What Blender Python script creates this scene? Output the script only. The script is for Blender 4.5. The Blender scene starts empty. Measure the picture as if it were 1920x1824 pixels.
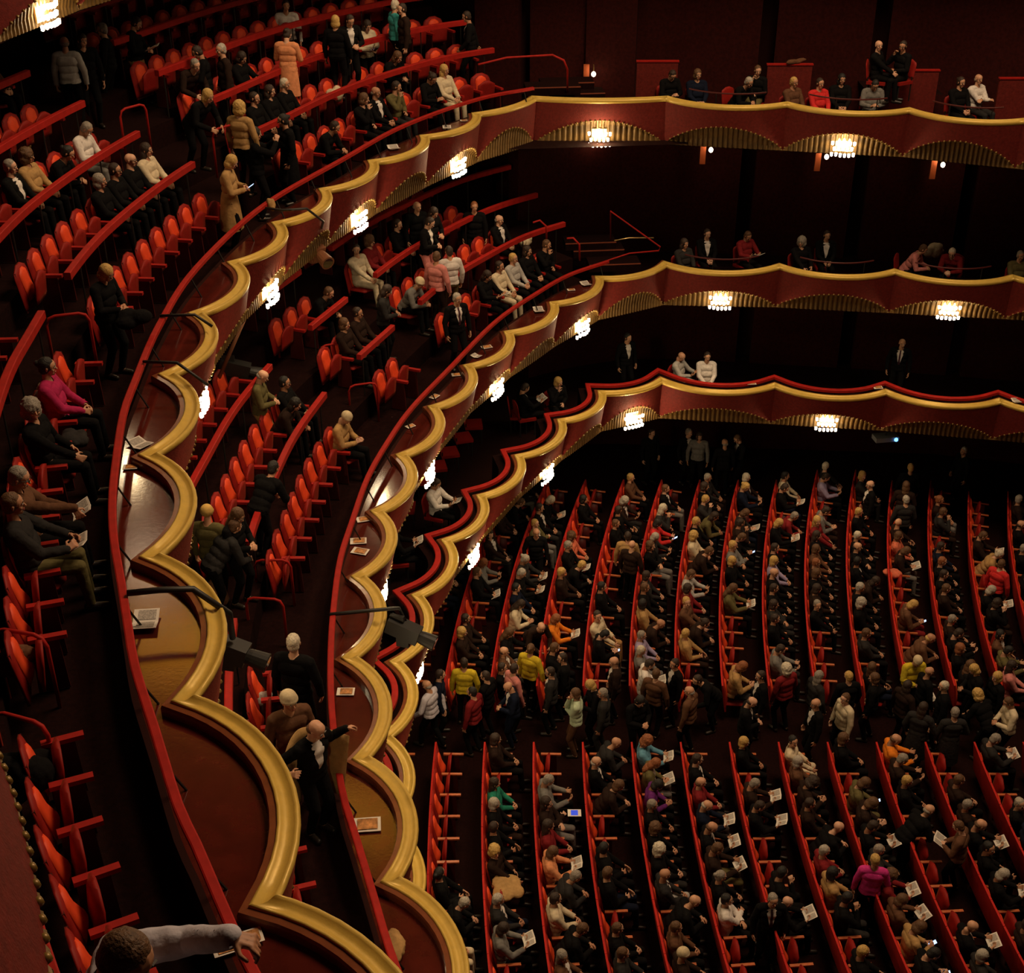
import bpy, bmesh, math, random
import numpy as np
from mathutils import Vector, Matrix
random.seed(7)
SC = bpy.context.scene
COL = SC.collection
# ---------------------------------------------------------------- camera, light, exposure
TH = math.radians(30.5); FPX = 2560.0; CZ = 18.95
CT, ST = math.cos(TH), math.sin(TH)
cam_d = bpy.data.cameras.new('camera'); cam_d.sensor_fit = 'HORIZONTAL'; cam_d.sensor_width = 36.0
cam_d.lens = 36.0 * FPX / 1920.0; cam_d.clip_start = 0.1; cam_d.clip_end = 200
cam = bpy.data.objects.new('camera', cam_d); COL.objects.link(cam)
cam.location = (0, 0, CZ); cam.rotation_euler = (math.pi / 2 - TH, 0, 0)
SC.camera = cam
SC.view_settings.view_transform = 'Standard'
SC.view_settings.look = 'None'
SC.view_settings.exposure = EXPOSURE = 0.0
SC.view_settings.gamma = 1.0
SC.view_settings.use_curve_mapping = False
SC.cycles.use_denoising = True
SC.cycles.max_bounces = 5; SC.cycles.diffuse_bounces = 2; SC.cycles.glossy_bounces = 3
SC.cycles.sample_clamp_indirect = 3.0
W = bpy.data.worlds.new('world'); SC.world = W; W.use_nodes = True
W.node_tree.nodes['Background'].inputs[0].default_value = (1.0, 0.45, 0.2, 1)
W.node_tree.nodes['Background'].inputs[1].default_value = 0.0015

def area(name, loc, rot, size, size_y, power, color):
    d = bpy.data.lights.new(name, 'AREA'); d.shape = 'RECTANGLE'; d.size = size; d.size_y = size_y
    d.energy = power; d.color = color
    o = bpy.data.objects.new(name, d); COL.objects.link(o); o.location = loc; o.rotation_euler = rot
    return o
# house lights in the ceiling above the middle of the hall, dimmed for the start of the show
area('house_light', (7.0, 19.0, 30.5), (0, 0, 0), 7.0, 9.0, 3700, (1.0, 0.70, 0.42))
area('house_light', (16.0, 19.0, 27.5), (0, math.radians(38), 0), 3.0, 12.0, 750, (1.0, 0.66, 0.38))

# ---------------------------------------------------------------- helpers
def un(px, py, z):
    """point of the horizontal plane z under a pixel of the photograph (its measured place)"""
    u, v = px - 960.0, py - 912.0
    H = CZ - z; d = FPX * H / (FPX * ST + v * CT)
    return np.array([u / FPX * d, (d - H * ST) / CT])
def pj(x, y, z):
    H = CZ - z; d = y * CT + H * ST
    if d < 0.5: return (-9e3, -9e3, 0)
    return (960 + FPX * x / d, 912 + FPX * (H * CT - y * ST) / d, FPX / d)
def inframe(x, y, z, m=60):
    a, b, s = pj(x, y, z)
    return s > 0 and -m < a < 1920 + m and -m < b < 1824 + m

MATS = {}
def mat(name, col, rough=0.6, metal=0.0, emit=None, estr=0.0, bump=0.0, bscale=40.0, vary=0.0, vscale=8.0, sheen=0.0, objcol=False, spec=0.5, coat=0.0):
    if name in MATS: return MATS[name]
    m = bpy.data.materials.new(name); m.use_nodes = True; nt = m.node_tree; N = nt.nodes; L = nt.links
    b = N['Principled BSDF']
    b.inputs['Roughness'].default_value = rough; b.inputs['Metallic'].default_value = metal
    b.inputs['Specular IOR Level'].default_value = spec
    if sheen:
        b.inputs['Sheen Weight'].default_value = sheen; b.inputs['Sheen Tint'].default_value = (1, 0.25, 0.12, 1); b.inputs['Sheen Roughness'].default_value = 0.4
    if coat: b.inputs['Coat Weight'].default_value = coat; b.inputs['Coat Roughness'].default_value = 0.12
    src = None
    if objcol:
        oi = N.new('ShaderNodeObjectInfo'); src = oi.outputs['Color']
    else:
        b.inputs['Base Color'].default_value = (*col, 1)
    if vary:
        tc = N.new('ShaderNodeTexCoord'); nz = N.new('ShaderNodeTexNoise'); nz.inputs['Scale'].default_value = vscale; nz.inputs['Detail'].default_value = 5
        L.new(tc.outputs['Object'], nz.inputs['Vector'])
        mr = N.new('ShaderNodeMapRange'); mr.inputs['From Min'].default_value = 0.3; mr.inputs['From Max'].default_value = 0.7
        mr.inputs['To Min'].default_value = 1 - vary; mr.inputs['To Max'].default_value = 1 + vary
        L.new(nz.outputs['Fac'], mr.inputs['Value'])
        mx = N.new('ShaderNodeMix'); mx.data_type = 'RGBA'; mx.blend_type = 'MULTIPLY'; mx.inputs[0].default_value = 1
        if src: L.new(src, mx.inputs[6])
        else: mx.inputs[6].default_value = (*col, 1)
        L.new(mr.outputs['Result'], mx.inputs[7]); src = mx.outputs[2]
    if src: L.new(src, b.inputs['Base Color'])
    if bump:
        tc = N.new('ShaderNodeTexCoord'); nz = N.new('ShaderNodeTexNoise'); nz.inputs['Scale'].default_value = bscale; nz.inputs['Detail'].default_value = 3
        L.new(tc.outputs['Object'], nz.inputs['Vector']); bp = N.new('ShaderNodeBump'); bp.inputs['Strength'].default_value = bump; bp.inputs['Distance'].default_value = 0.02
        L.new(nz.outputs['Fac'], bp.inputs['Height']); L.new(bp.outputs['Normal'], b.inputs['Normal'])
    if emit:
        b.inputs['Emission Color'].default_value = (*emit, 1); b.inputs['Emission Strength'].default_value = estr
    MATS[name] = m; return m
GOLD = mat('gold_paint', (0.64, 0.43, 0.085), 0.42, 0.15, vary=0.07, vscale=9, bump=0.06, bscale=60)
BEAD = mat('gold_beads', (0.22, 0.13, 0.03), 0.4, 0.3)
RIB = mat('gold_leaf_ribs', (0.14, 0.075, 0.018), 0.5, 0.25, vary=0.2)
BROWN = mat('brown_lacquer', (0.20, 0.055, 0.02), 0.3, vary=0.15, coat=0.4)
FASC = mat('dark_red_plush_wall', (0.13, 0.013, 0.010), 0.75, vary=0.22, vscale=18, bump=0.3, bscale=60, sheen=0.08, spec=0.2)
RAIL = mat('red_velvet_rail', (0.36, 0.012, 0.009), 0.6, sheen=0.08, vary=0.15, spec=0.2)
SHELF = mat('red_lacquer_shelf', (0.075, 0.010, 0.006), 0.14, vary=0.2, vscale=5, bump=0.04, bscale=25, coat=0.7)
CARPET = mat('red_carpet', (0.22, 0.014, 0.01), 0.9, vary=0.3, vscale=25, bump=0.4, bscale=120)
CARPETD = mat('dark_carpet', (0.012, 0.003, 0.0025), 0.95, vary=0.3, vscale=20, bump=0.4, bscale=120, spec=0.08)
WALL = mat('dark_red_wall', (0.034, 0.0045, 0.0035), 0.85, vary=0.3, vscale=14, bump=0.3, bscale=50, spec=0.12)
BLACK = mat('black_paint', (0.012, 0.01, 0.009), 0.5)
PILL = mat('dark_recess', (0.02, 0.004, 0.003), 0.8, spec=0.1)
VELV = mat('seat_velvet', (0.27, 0.010, 0.007), 0.6, spec=0.25, sheen=0.08, vary=0.12, vscale=12)
VELV_LIT = mat('seat_velvet_insert', (0.85, 0.075, 0.02), 0.55, sheen=0.12, vary=0.1, vscale=10, spec=0.3)  # lighter copy of the seat velvet, paints light caught by the lumbar curve
SHELL = mat('seat_shell', (0.07, 0.006, 0.005), 0.5)
WOOD = mat('armrest_wood', (0.50, 0.13, 0.045), 0.35, vary=0.15, vscale=20)
STEEL = mat('dull_steel', (0.35, 0.3, 0.25), 0.35, 0.8)
BRASS = mat('brass', (0.8, 0.55, 0.22), 0.3, 0.9)
PAPER = mat('paper', (0.80, 0.74, 0.66), 0.6, vary=0.06)
GLOW = mat('crystal_glow', (1, 0.95, 0.85), 0.3, emit=(1.0, 0.86, 0.62), estr=14)
BULB = mat('bulb_glow', (1, 0.9, 0.8), 0.3, emit=(1.0, 0.8, 0.58), estr=9)
REFL = mat('gold_leaf_ceiling', (0.85, 0.48, 0.06), 0.5, 0.2, vary=0.2)

def link(o, parent=None):
    COL.objects.link(o)
    if parent is not None: o.parent = parent
    return o
def mesh_from(name, V, Fc, mats, smooth=True, fm=None):
    me = bpy.data.meshes.new(name); me.from_pydata([tuple(map(float, v)) for v in V], [], Fc)
    for m in (mats if isinstance(mats, (list, tuple)) else [mats]): me.materials.append(m)
    if smooth: me.shade_smooth()
    if fm is not None: me.polygons.foreach_set('material_index', fm)
    me.update(); return me
def obj(name, me, parent=None, loc=None, rz=None, color=None):
    o = bpy.data.objects.new(name, me)
    if loc is not None: o.location = loc
    if rz is not None: o.rotation_euler = (0, 0, rz)
    if color is not None: o.color = (*color, 1)
    return link(o, parent)
def tag(o, label=None, cat=None, group=None, kind=None):
    if label: o['label'] = label
    if cat: o['category'] = cat
    if group: o['group'] = group
    if kind: o['kind'] = kind
    return o
def empty(name, loc=(0, 0, 0), rz=0.0):
    o = bpy.data.objects.new(name, None); o.location = loc; o.rotation_euler = (0, 0, rz); o.empty_display_size = 0.1
    return link(o)
class MB:
    def __init__(s): s.v = []; s.f = []; s.m = []
    def add(s, V, F, mi=0):
        b = len(s.v); s.v += [tuple(v) for v in V]; s.f += [tuple(i + b for i in f) for f in F]; s.m += [mi] * len(F)
    def box(s, c, d, mi=0, rz=0.0, taper=1.0, ry=0.0):
        x, y, z = [k / 2 for k in d]; V = []
        for sz in (-1, 1):
            t = taper if sz > 0 else 1
            for sx, sy in ((-1, -1), (1, -1), (1, 1), (-1, 1)):
                px, py, pz = sx * x * t, sy * y * t, sz * z
                px, pz = px * math.cos(ry) + pz * math.sin(ry), -px * math.sin(ry) + pz * math.cos(ry)
                V.append((c[0] + px * math.cos(rz) - py * math.sin(rz), c[1] + px * math.sin(rz) + py * math.cos(rz), c[2] + pz))
        s.add(V, [(3, 2, 1, 0), (4, 5, 6, 7), (0, 1, 5, 4), (1, 2, 6, 5), (2, 3, 7, 6), (3, 0, 4, 7)], mi)
    def tube(s, P, r, n=8, mi=0, cap=True):
        P = [Vector(p) for p in P]; R = r if isinstance(r, (list, tuple)) else [r] * len(P); rings = []
        up = Vector((0.12, 0.2, 1)).normalized()
        for i, p in enumerate(P):
            t = (P[min(i + 1, len(P) - 1)] - P[max(i - 1, 0)]).normalized()
            a = t.cross(up)
            if a.length < 1e-3: a = t.cross(Vector((1, 0, 0)))
            a.normalize(); b = t.cross(a)
            rings.append([p + (a * math.cos(k * 2 * math.pi / n) + b * math.sin(k * 2 * math.pi / n)) * R[i] for k in range(n)])
        V = [q for rg in rings for q in rg]; F = []
        for i in range(len(P) - 1):
            for k in range(n):
                F.append((i * n + k, i * n + (k + 1) % n, (i + 1) * n + (k + 1) % n, (i + 1) * n + k))
        if cap: F.append(tuple(range(n))[::-1]); F.append(tuple((len(P) - 1) * n + k for k in range(n)))
        s.add(V, F, mi)
    def ball(s, c, r, n=8, m=6, mi=0):
        rx, ry, rz = (r if isinstance(r, (tuple, list)) else (r, r, r)); V = [(c[0], c[1], c[2] + rz)]; F = []
        for i in range(1, m):
            t = math.pi * i / m
            for k in range(n):
                a = 2 * math.pi * k / n; V.append((c[0] + rx * math.sin(t) * math.cos(a), c[1] + ry * math.sin(t) * math.sin(a), c[2] + rz * math.cos(t)))
        V.append((c[0], c[1], c[2] - rz))
        for k in range(n): F.append((0, 1 + k, 1 + (k + 1) % n))
        for i in range(m - 2):
            for k in range(n):
                a = 1 + i * n + k; b = 1 + i * n + (k + 1) % n; F.append((a, a + n, b + n, b))
        e = len(V) - 1; q = 1 + (m - 2) * n
        for k in range(n): F.append((q + (k + 1) % n, q + k, e))
        s.add(V, F, mi)
    def me(s, name, mats, smooth=False): return mesh_from(name, s.v, s.f, mats, smooth, s.m)

def normals2(P):
    """unit left normals with mitre scale for a 2D polyline"""
    P = np.asarray(P, float); D = np.diff(P, axis=0); D /= np.linalg.norm(D, axis=1)[:, None] + 1e-12
    N = np.stack([-D[:, 1], D[:, 0]], 1); out = np.zeros_like(P); out[0] = N[0]; out[-1] = N[-1]
    for i in range(1, len(P) - 1):
        m = N[i - 1] + N[i]; l = np.linalg.norm(m); m /= max(l, 1e-6); out[i] = m / max(0.55, float(m @ N[i]))
    return out
def sweep(P, zs, prof, closed=True, N=None):
    """profile points (n, z) swept along a 2D path; n to the left of travel; zs base height"""
    P = np.asarray(P, float); N = normals2(P) if N is None else N; k = len(prof); V = []; F = []
    for i in range(len(P)):
        for (n, z) in prof: V.append((P[i, 0] + N[i, 0] * n, P[i, 1] + N[i, 1] * n, zs + z))
    kk = k if closed else k - 1
    for i in range(len(P) - 1):
        for j in range(kk):
            a = i * k + j; b = i * k + (j + 1) % k; F.append((a, b, b + k, a + k))
    if closed:
        F.append(tuple(range(k))); F.append(tuple((len(P) - 1) * k + j for j in range(k))[::-1])
    return V, F
def catmull(P, step=0.25):
    P = [np.asarray(p, float) for p in P]; out = []
    for i in range(len(P) - 1):
        p0 = P[max(i - 1, 0)] if i > 0 else 2 * P[0] - P[1]; p1, p2 = P[i], P[i + 1]; p3 = P[i + 2] if i + 2 < len(P) else 2 * P[-1] - P[-2]
        n = max(2, int(np.hypot(*(p2 - p1)) / step))
        for j in range(n):
            t = j / n; out.append(0.5 * ((2 * p1) + (-p0 + p2) * t + (2 * p0 - 5 * p1 + 4 * p2 - p3) * t * t + (-p0 + 3 * p1 - 3 * p2 + p3) * t ** 3))
    out.append(P[-1]); return np.array(out)
class Path:
    def __init__(s, P):
        s.P = np.asarray(P, float); s.N = normals2(s.P); d = np.hypot(*np.diff(s.P, axis=0).T); s.S = np.concatenate([[0], np.cumsum(d)]); s.L = s.S[-1]
    def at(s, t):
        x = np.interp(t, s.S, s.P[:, 0]); y = np.interp(t, s.S, s.P[:, 1]); n = np.array([np.interp(t, s.S, s.N[:, 0]), np.interp(t, s.S, s.N[:, 1])])
        return np.array([x, y]), n / np.linalg.norm(n)
    def off(s, t, back):
        p, n = s.at(t); return p - n * back, n
    def near(s, q):
        d = np.hypot(s.P[:, 0] - q[0], s.P[:, 1] - q[1]); return s.S[int(np.argmin(d))]
    def nearoff(s, q, back):
        Q = s.P - s.N * back; d = np.hypot(Q[:, 0] - q[0], Q[:, 1] - q[1]); return s.S[int(np.argmin(d))]
# ---------------------------------------------------------------- tier fronts
Z3, Z2, Z1, Z4 = CZ - 8.04, CZ - 11.87, CZ - 14.7, CZ - 3.4
def cusps(L, z): return [un(x, y, z) for x, y in L]
C3 = cusps([(1920, 224), (1705, 204), (1476, 193), (1250, 182), (1001, 182), (892, 213), (795, 255), (698, 302), (607, 355), (520, 418), (438, 492), (367, 587), (313, 701), (278, 851), (282, 1041), (345, 1309), (495, 1688)], Z3)
C2 = cusps([(1900, 518), (1678, 507), (1462, 497), (1247, 493), (1123, 520), (1038, 568), (953, 623), (878, 686), (812, 763), (753, 853), (707, 958), (672, 1080), (655, 1232), (677, 1420), (733, 1648)], Z2)
C1 = cusps([(1875, 750), (1661, 733), (1453, 721), (1240, 711), (1128, 735), (1052, 788), (973, 855), (902, 930), (837, 1013), (782, 1116), (742, 1240), (722, 1380)], Z1)
def extend(C, a=2, b=2, turn=0.0):
    """one or two more scallops past the frame at either end"""
    C = list(C)
    for _ in range(a): C.insert(0, 2 * C[0] - C[1])
    for _ in range(b):
        d = C[-1] - C[-2]; c, s = math.cos(turn), math.sin(turn); C.append(C[-1] + np.array([d[0] * c - d[1] * s, d[0] * s + d[1] * c]))
    return C
C3 = extend(C3, 2, 2, 0.12); C2 = extend(C2, 2, 3, 0.10); C1 = extend(C1, 2, 5, 0.10)
C4 = [np.array(p) for p in [(16, 29.3), (13.4, 30.0), (10.8, 30.9), (8.1, 31.6), (5.4, 32.1), (2.7, 32.3), (0.2, 32.0), (-1.9, 30.6), (-3.5, 28.8), (-4.9, 26.8), (-6.0, 24.7), (-6.85, 22.4), (-7.4, 20.1), (-7.65, 17.8), (-7.55, 15.5), (-7.1, 13.2), (-6.4, 11.0), (-5.5, 8.9), (-4.2, 7.3), (-2.85, 5.6), (-1.70, 3.35)]]

def scallops(C, amps, n=14):
    """[(cusp i, list of points)] bulging to the left of travel"""
    out = []
    for i in range(len(C) - 1):
        a, b = C[i], C[i + 1]; d = b - a; L = np.hypot(*d); nl = np.array([-d[1], d[0]]) / L; am = amps.get(i, 0.19) * L
        R = (L * L / 4 + am * am) / (2 * am); half = math.asin(min(1, L / 2 / R)); pts = []
        for j in range(n + 1):
            t = -half + 2 * half * j / n
            pts.append(a + d * (0.5 + math.sin(t) * R / L) + nl * (math.cos(t) * R - (R - am)))
        out.append(pts)
    return out
TIERS = {}
def tier_front(name, C, z, amps, label, lit, visible, rise=0.58, foot=-1.06):
    back = 0.35 if z == Z4 else 0.0
    root = empty('balcony_parapet', (float(C[len(C) // 2][0]), float(C[len(C) // 2][1]), z)); o0 = np.array(root.location)
    tag(root, label, kind='structure'); sc = scallops(C, amps)
    path = [sc[0][0]] + [p for s in sc for p in s[1:]]; N = normals2(path); NP = np.array(path)
    def child(nm, V, F, m, smooth=False, parent=root, fm=None):
        V = [(v[0] - o0[0], v[1] - o0[1], v[2] - o0[2]) for v in V]
        return obj(nm, mesh_from(nm, V, F, m, smooth, fm), parent)
    for i, s in enumerate(sc):                       # one moulded length of gilded ledge per scallop
        a = i * 14; P0 = NP[a:a + 15]; NN = N[a:a + 15]; P = P0 - NN * back; rs = rise * (0.1 if z == Z4 and i >= 16 else 1)
        prof = [(-0.095, -0.02), (-0.092, 0.008), (-0.07, 0.014), (-0.055, -0.004), (-0.02, -0.026), (0.02, -0.024), (0.05, 0.0), (0.068, 0.012), (0.09, 0.004), (0.10, -0.03), (0.085, -0.075), (0.05, -0.10), (-0.05, -0.08)]
        V, F = sweep(P, z, prof, True, NN); child('gold_ledge', V, F, GOLD, True)
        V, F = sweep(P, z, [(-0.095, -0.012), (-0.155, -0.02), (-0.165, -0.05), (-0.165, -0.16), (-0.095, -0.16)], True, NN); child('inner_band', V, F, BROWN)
        u = np.linspace(0, 1, 15); V = []; F = []; rows = 4
        zb = foot + rs * np.sin(np.pi * u) ** 0.8
        d = C[i + 1] - C[i]; L = np.hypot(*d); nl = np.array([-d[1], d[0]]) / L
        for j in range(15):
            for r in range(rows + 1):
                t = r / rows; zz = -0.07 + (zb[j] + 0.07) * t; inn = 0.08 - (0.10 - back) * t
                V.append((P[j][0] + NN[j][0] * inn, P[j][1] + NN[j][1] * inn, z + zz))
        for j in range(14):
            for r in range(rows): a0 = j * (rows + 1) + r; F.append((a0, a0 + 1, a0 + rows + 2, a0 + rows + 1))
        child('plush_panel', V, F, FASC, True)
        # fluted niche under the arch and the beads along its edge
        m = 97; uu = np.linspace(0, 1, m); px = np.interp(uu, u, [p[0] - 0.02 * q[0] for p, q in zip(P0, NN)]); py = np.interp(uu, u, [p[1] - 0.02 * q[1] for p, q in zip(P0, NN)])
        zt = foot + rs * np.sin(np.pi * uu) ** 0.8; V = []; F = []
        for j in range(m):
            base = C[i] + d * uu[j] + nl * 0.03; top = np.array([px[j], py[j]]); fl = 0.028 * (1 if j % 4 in (1, 2) else 0) * math.sin(math.pi * uu[j]) ** 0.5
            for (t, zz) in ((0.0, zt[j]), (0.42, zt[j] - 0.012), (0.8, zt[j] * 0.8 + foot * 0.2), (1.0, zt[j] * 0.35 + foot * 0.65), (1.0, foot)):
                q = top * (1 - t) + base * t + nl * (fl if 0.3 < t else 0); V.append((q[0], q[1], z + zz))
        for j in range(m - 1):
            for r in range(4): a0 = j * 5 + r; F.append((a0, a0 + 1, a0 + 6, a0 + 5))
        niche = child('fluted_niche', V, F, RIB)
        B = MB(); nb = int(L / 0.10)
        for k in range(nb):
            t = (k + 0.5) / nb; q = (np.interp(t, uu, px) - o0[0], np.interp(t, uu, py) - o0[1], z + float(np.interp(t, uu, zt)) - o0[2])
            B.ball(q, 0.026, 5, 4)
        tag(obj('bead_edging', B.me('bead_edging', BEAD, True), root), kind='stuff')
    TIERS[name] = dict(C=C, z=z, sc=sc, path=NP, root=root, foot=foot)
    # crystal wall lights under every lit scallop
    for i in lit:
        a, b = C[i], C[i + 1]; d = b - a; L = np.hypot(*d); nl = np.array([-d[1], d[0]]) / L; mid = (a + b) / 2 + nl * 0.05
        yield mid, nl, z + foot
def crystal_lamp(mid, nl, zf, label):
    an = math.atan2(nl[1], nl[0]); r = empty('crystal_wall_light', (mid[0], mid[1], zf), an); tag(r, label, 'wall light', 'crystal lights under the balcony fronts')
    B = MB(); B.box((0.02, 0, 0.22), (0.03, 0.34, 0.30), 0); obj('back_plate', B.me('back_plate', BRASS), r)
    G = MB(); rnd = random.Random(int(mid[0] * 991))
    for row in range(3):
        n = 6 - row % 2
        for k in range(n):
            y = (k - (n - 1) / 2) * 0.095; x = 0.13 + 0.05 * math.cos(y * 5); zz = 0.30 - row * 0.13 + rnd.uniform(-0.012, 0.012); h = 0.062
            V = [(x + 0.034 * math.cos(q * math.pi / 3), y + 0.036 * math.sin(q * math.pi / 3), zz + 0.02) for q in range(6)] + [(x + 0.028 * math.cos(q * math.pi / 3), y + 0.03 * math.sin(q * math.pi / 3), zz - h * 0.7) for q in range(6)] + [(x, y, zz - h), (x, y, zz + 0.035)]
            F = [(q, (q + 1) % 6, 6 + (q + 1) % 6, 6 + q) for q in range(6)] + [(6 + q, 6 + (q + 1) % 6, 12) for q in range(6)] + [((q + 1) % 6, q, 13) for q in range(6)]
            G.add(V, F)
    obj('crystals', G.me('crystals', GLOW), r)
    d = bpy.data.lights.new('lamp_glow', 'POINT'); d.energy = 40; d.color = (1.0, 0.72, 0.36); d.shadow_soft_size = 0.06
    o = bpy.data.objects.new('lamp_glow', d); o.location = (0.28, 0, 0.24); link(o, r); return r
def ordw(i): return ['first', 'second', 'third', 'fourth', 'fifth', 'sixth', 'seventh', 'eighth', 'ninth', 'tenth', 'eleventh', 'twelfth', 'thirteenth', 'fourteenth', 'fifteenth', 'sixteenth', 'seventeenth', 'eighteenth', 'nineteenth', 'twentieth', 'twenty-first', 'twenty-second', 'twenty-third', 'twenty-fourth', 'twenty-fifth', 'twenty-sixth', 'twenty-seventh', 'twenty-eighth'][i]
for nm, C, z, amps, lit, lb in (
    ('balcony_front', C3, Z3, {5: 0.06, 6: 0.10}, [3, 5, 7, 9, 11, 13, 15, 17], 'uppermost fully visible balcony front with scalloped gold ledge and dark red plush'),
    ('balcony_front', C2, Z2, {5: 0.16}, [2, 4, 6, 8, 10, 12, 14], 'middle balcony front with scalloped gold ledge, between the other two'),
    ('balcony_front', C1, Z1, {5: 0.14}, [3, 5, 7, 9, 11, 13], 'lowest balcony front just above the stalls with scalloped gold ledge'),
    ('balcony_front', C4, Z4, {17: 0.05, 18: 0.05, 19: 0.04, 20: 0.04}, [1, 3, 5, 7, 9, 11], 'topmost balcony front in the corner, only its plush panels showing')):
    for n_, (m_, nl_, zf_) in enumerate(tier_front(nm if z != Z3 else nm, C, z, amps, lb, lit, None)):
        w = {Z3: 'upper', Z2: 'middle', Z1: 'lowest', Z4: 'topmost corner'}[z]
        crystal_lamp(m_, nl_, zf_, 'glowing crystal light under %s balcony front, %s counted from the stage side' % (w, ordw(n_)))
    TIERS[z] = TIERS.pop(nm)
# ---------------------------------------------------------------- rail lines, shelves, stepped floors
def pts(L, z): return [un(x, y, z) for x, y in L]
F3L = pts([(1000, 163), (897, 183), (757, 233), (640, 297), (493, 383), (367, 500), (297, 608), (253, 710), (230, 775), (215, 875), (210, 941), (213, 1008), (227, 1091), (240, 1175), (253, 1249), (290, 1366), (333, 1506), (367, 1579), (433, 1733), (477, 1824)], Z3 + 0.25)
F2L = pts([(1140, 488), (1067, 513), (1007, 547), (930, 600), (840, 691), (773, 761), (730, 821), (690, 891), (660, 975), (638, 1045), (626, 1130), (620, 1220), (622, 1330), (640, 1473), (667, 1566), (700, 1676), (730, 1776)], Z2 + 0.25)
def tail(L, k, turn):
    L = list(L)
    for _ in range(k):
        d = L[-1] - L[-2]; d = d / np.hypot(*d) * 0.9; c, s = math.cos(turn), math.sin(turn); L.append(L[-1] + np.array([d[0] * c - d[1] * s, d[0] * s + d[1] * c]))
    return L
P3 = Path(catmull(tail(F3L, 4, 0.06))); P2 = Path(catmull(tail(F2L, 4, 0.06)))
def strip(Pa, za, Pb, zb):
    n = len(Pa); V = [(p[0], p[1], za) for p in Pa] + [(p[0], p[1], zb) for p in Pb]
    return V, [(i, i + 1, n + i + 1, n + i) for i in range(n - 1)]
def struct(name, V, F, m, label=None, smooth=False):
    o = obj(name, mesh_from(name, V, F, m, smooth)); o['kind'] = 'structure'
    if label: o['label'] = label
    return o
STEP = 0.45
def floor_z(z, k): return z - 0.5 + STEP * k
def rear_tier(PT, z, nrows, nm, word):
    t = TIERS[z]; S = np.arange(0, PT.L, 0.3)
    # shelf between ledge and rail
    led = t['path'] - normals2(t['path']) * 0.16; keep = [i for i in range(len(led)) if PT.near(led[i]) > 0.05 and PT.near(led[i]) < PT.L - 0.05]
    A = led[keep]; Bq = np.array([PT.off(PT.near(a), 0.02)[0] for a in A])
    V, F = strip(A, z - 0.13, Bq, z - 0.13); o = obj('shelf', mesh_from('shelf', V, F, SHELF)); tag(o, 'polished red shelf between velvet rail and gold ledge of the %s balcony' % word, 'shelf')
    # low wall under the rail
    V, F = sweep(PT.P, z, [(-0.02, -0.13), (-0.08, -0.13), (-0.08, -0.52), (-0.02, -0.52)]); struct('wall_' + nm, V, F, PILL)
    off = [PT.P - PT.N * d for d in [0.05, 1.2] + [1.2 + k for k in range(1, nrows)] + [nrows + 2.6]]
    V, F = [], []
    for k in range(nrows + 1):
        zz = floor_z(z, k); a, b = off[k], off[k + 1]; v, f = strip(a, zz, b, zz); n0 = len(V); V += v; F += [tuple(i + n0 for i in q) for q in f]
        if k < nrows:
            v, f = strip(b, zz, b, zz + STEP); n0 = len(V); V += v; F += [tuple(i + n0 for i in q) for q in f]
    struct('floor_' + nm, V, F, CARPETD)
    return t
rear_tier(P3, Z3, 6, 'upper_balcony', 'upper'); rear_tier(P2, Z2, 6, 'middle_balcony', 'middle')

def side_rear(C, split):
    """far side boxes part and rear part of a balcony line (cusp index of the corner)"""
    return catmull(C[:split + 1], 0.8), catmull(C[split:], 0.8)
def band(P, N, rows, name, m, flip=False, label=None):
    V, F = [], []; prev = None; n = len(P)
    for (bk, z) in rows: V += [(p[0] - q[0] * bk, p[1] - q[1] * bk, z) for p, q in zip(P, N)]
    for r in range(len(rows) - 1):
        F += [(r * n + i, r * n + i + 1, (r + 1) * n + i + 1, (r + 1) * n + i) for i in range(n - 1)]
    return struct(name, V, F, m, label)
for z, sp, nm in ((Z3, 6, 'upper'), (Z2, 6, 'middle'), (Z1, 6, 'lowest'), (Z4, 6, 'topmost')):
    C = TIERS[z]['C']; P = catmull(C, 0.6); N = normals2(P); zf = z - 1.06 - 0.02
    js = int(np.argmin(np.hypot(*(P - C[sp]).T))); jb = int(np.argmin(np.hypot(*(P - C[sp - 1]).T)))
    zn = {Z3: Z4, Z2: Z3, Z1: Z2, Z4: Z4 + 4.2}[z]
    # far side: flat slab of the boxes, their back wall
    a, b = P[:js + 1], N[:js + 1]
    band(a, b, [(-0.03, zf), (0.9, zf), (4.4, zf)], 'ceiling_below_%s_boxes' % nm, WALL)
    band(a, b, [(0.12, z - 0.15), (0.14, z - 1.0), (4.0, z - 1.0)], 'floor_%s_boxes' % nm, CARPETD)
    # rear: underside rising with the stepped floor above it
    a, b = P[js:], N[js:]
    if z == Z1:
        band(a, b, [(-0.03, zf), (0.9, zf), (6.2, zf)], 'ceiling_below_%s_rear' % nm, WALL)
        band(a, b, [(0.12, z - 0.15), (0.14, z - 1.0), (6.2, z - 1.0)], 'floor_%s_rear' % nm, CARPETD)
        band(a, b, [(6.0, zf), (6.0, zn - 1.0)], 'wall_%s_rear' % nm, WALL)
    else:
        back = 8.9
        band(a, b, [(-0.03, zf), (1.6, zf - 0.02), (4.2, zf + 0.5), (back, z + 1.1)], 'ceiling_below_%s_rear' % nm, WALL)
        if z != Z4: band(a, b, [(back - 0.1, z - 0.2), (back - 0.1, zn + 0.9)], 'wall_%s_rear' % nm, WALL)
    if z == Z4:
        band(a, b, [(0.15, z - 0.2), (0.3, z - 0.6), (back, z + 1.6)], 'floor_topmost_rear', CARPETD)
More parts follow.
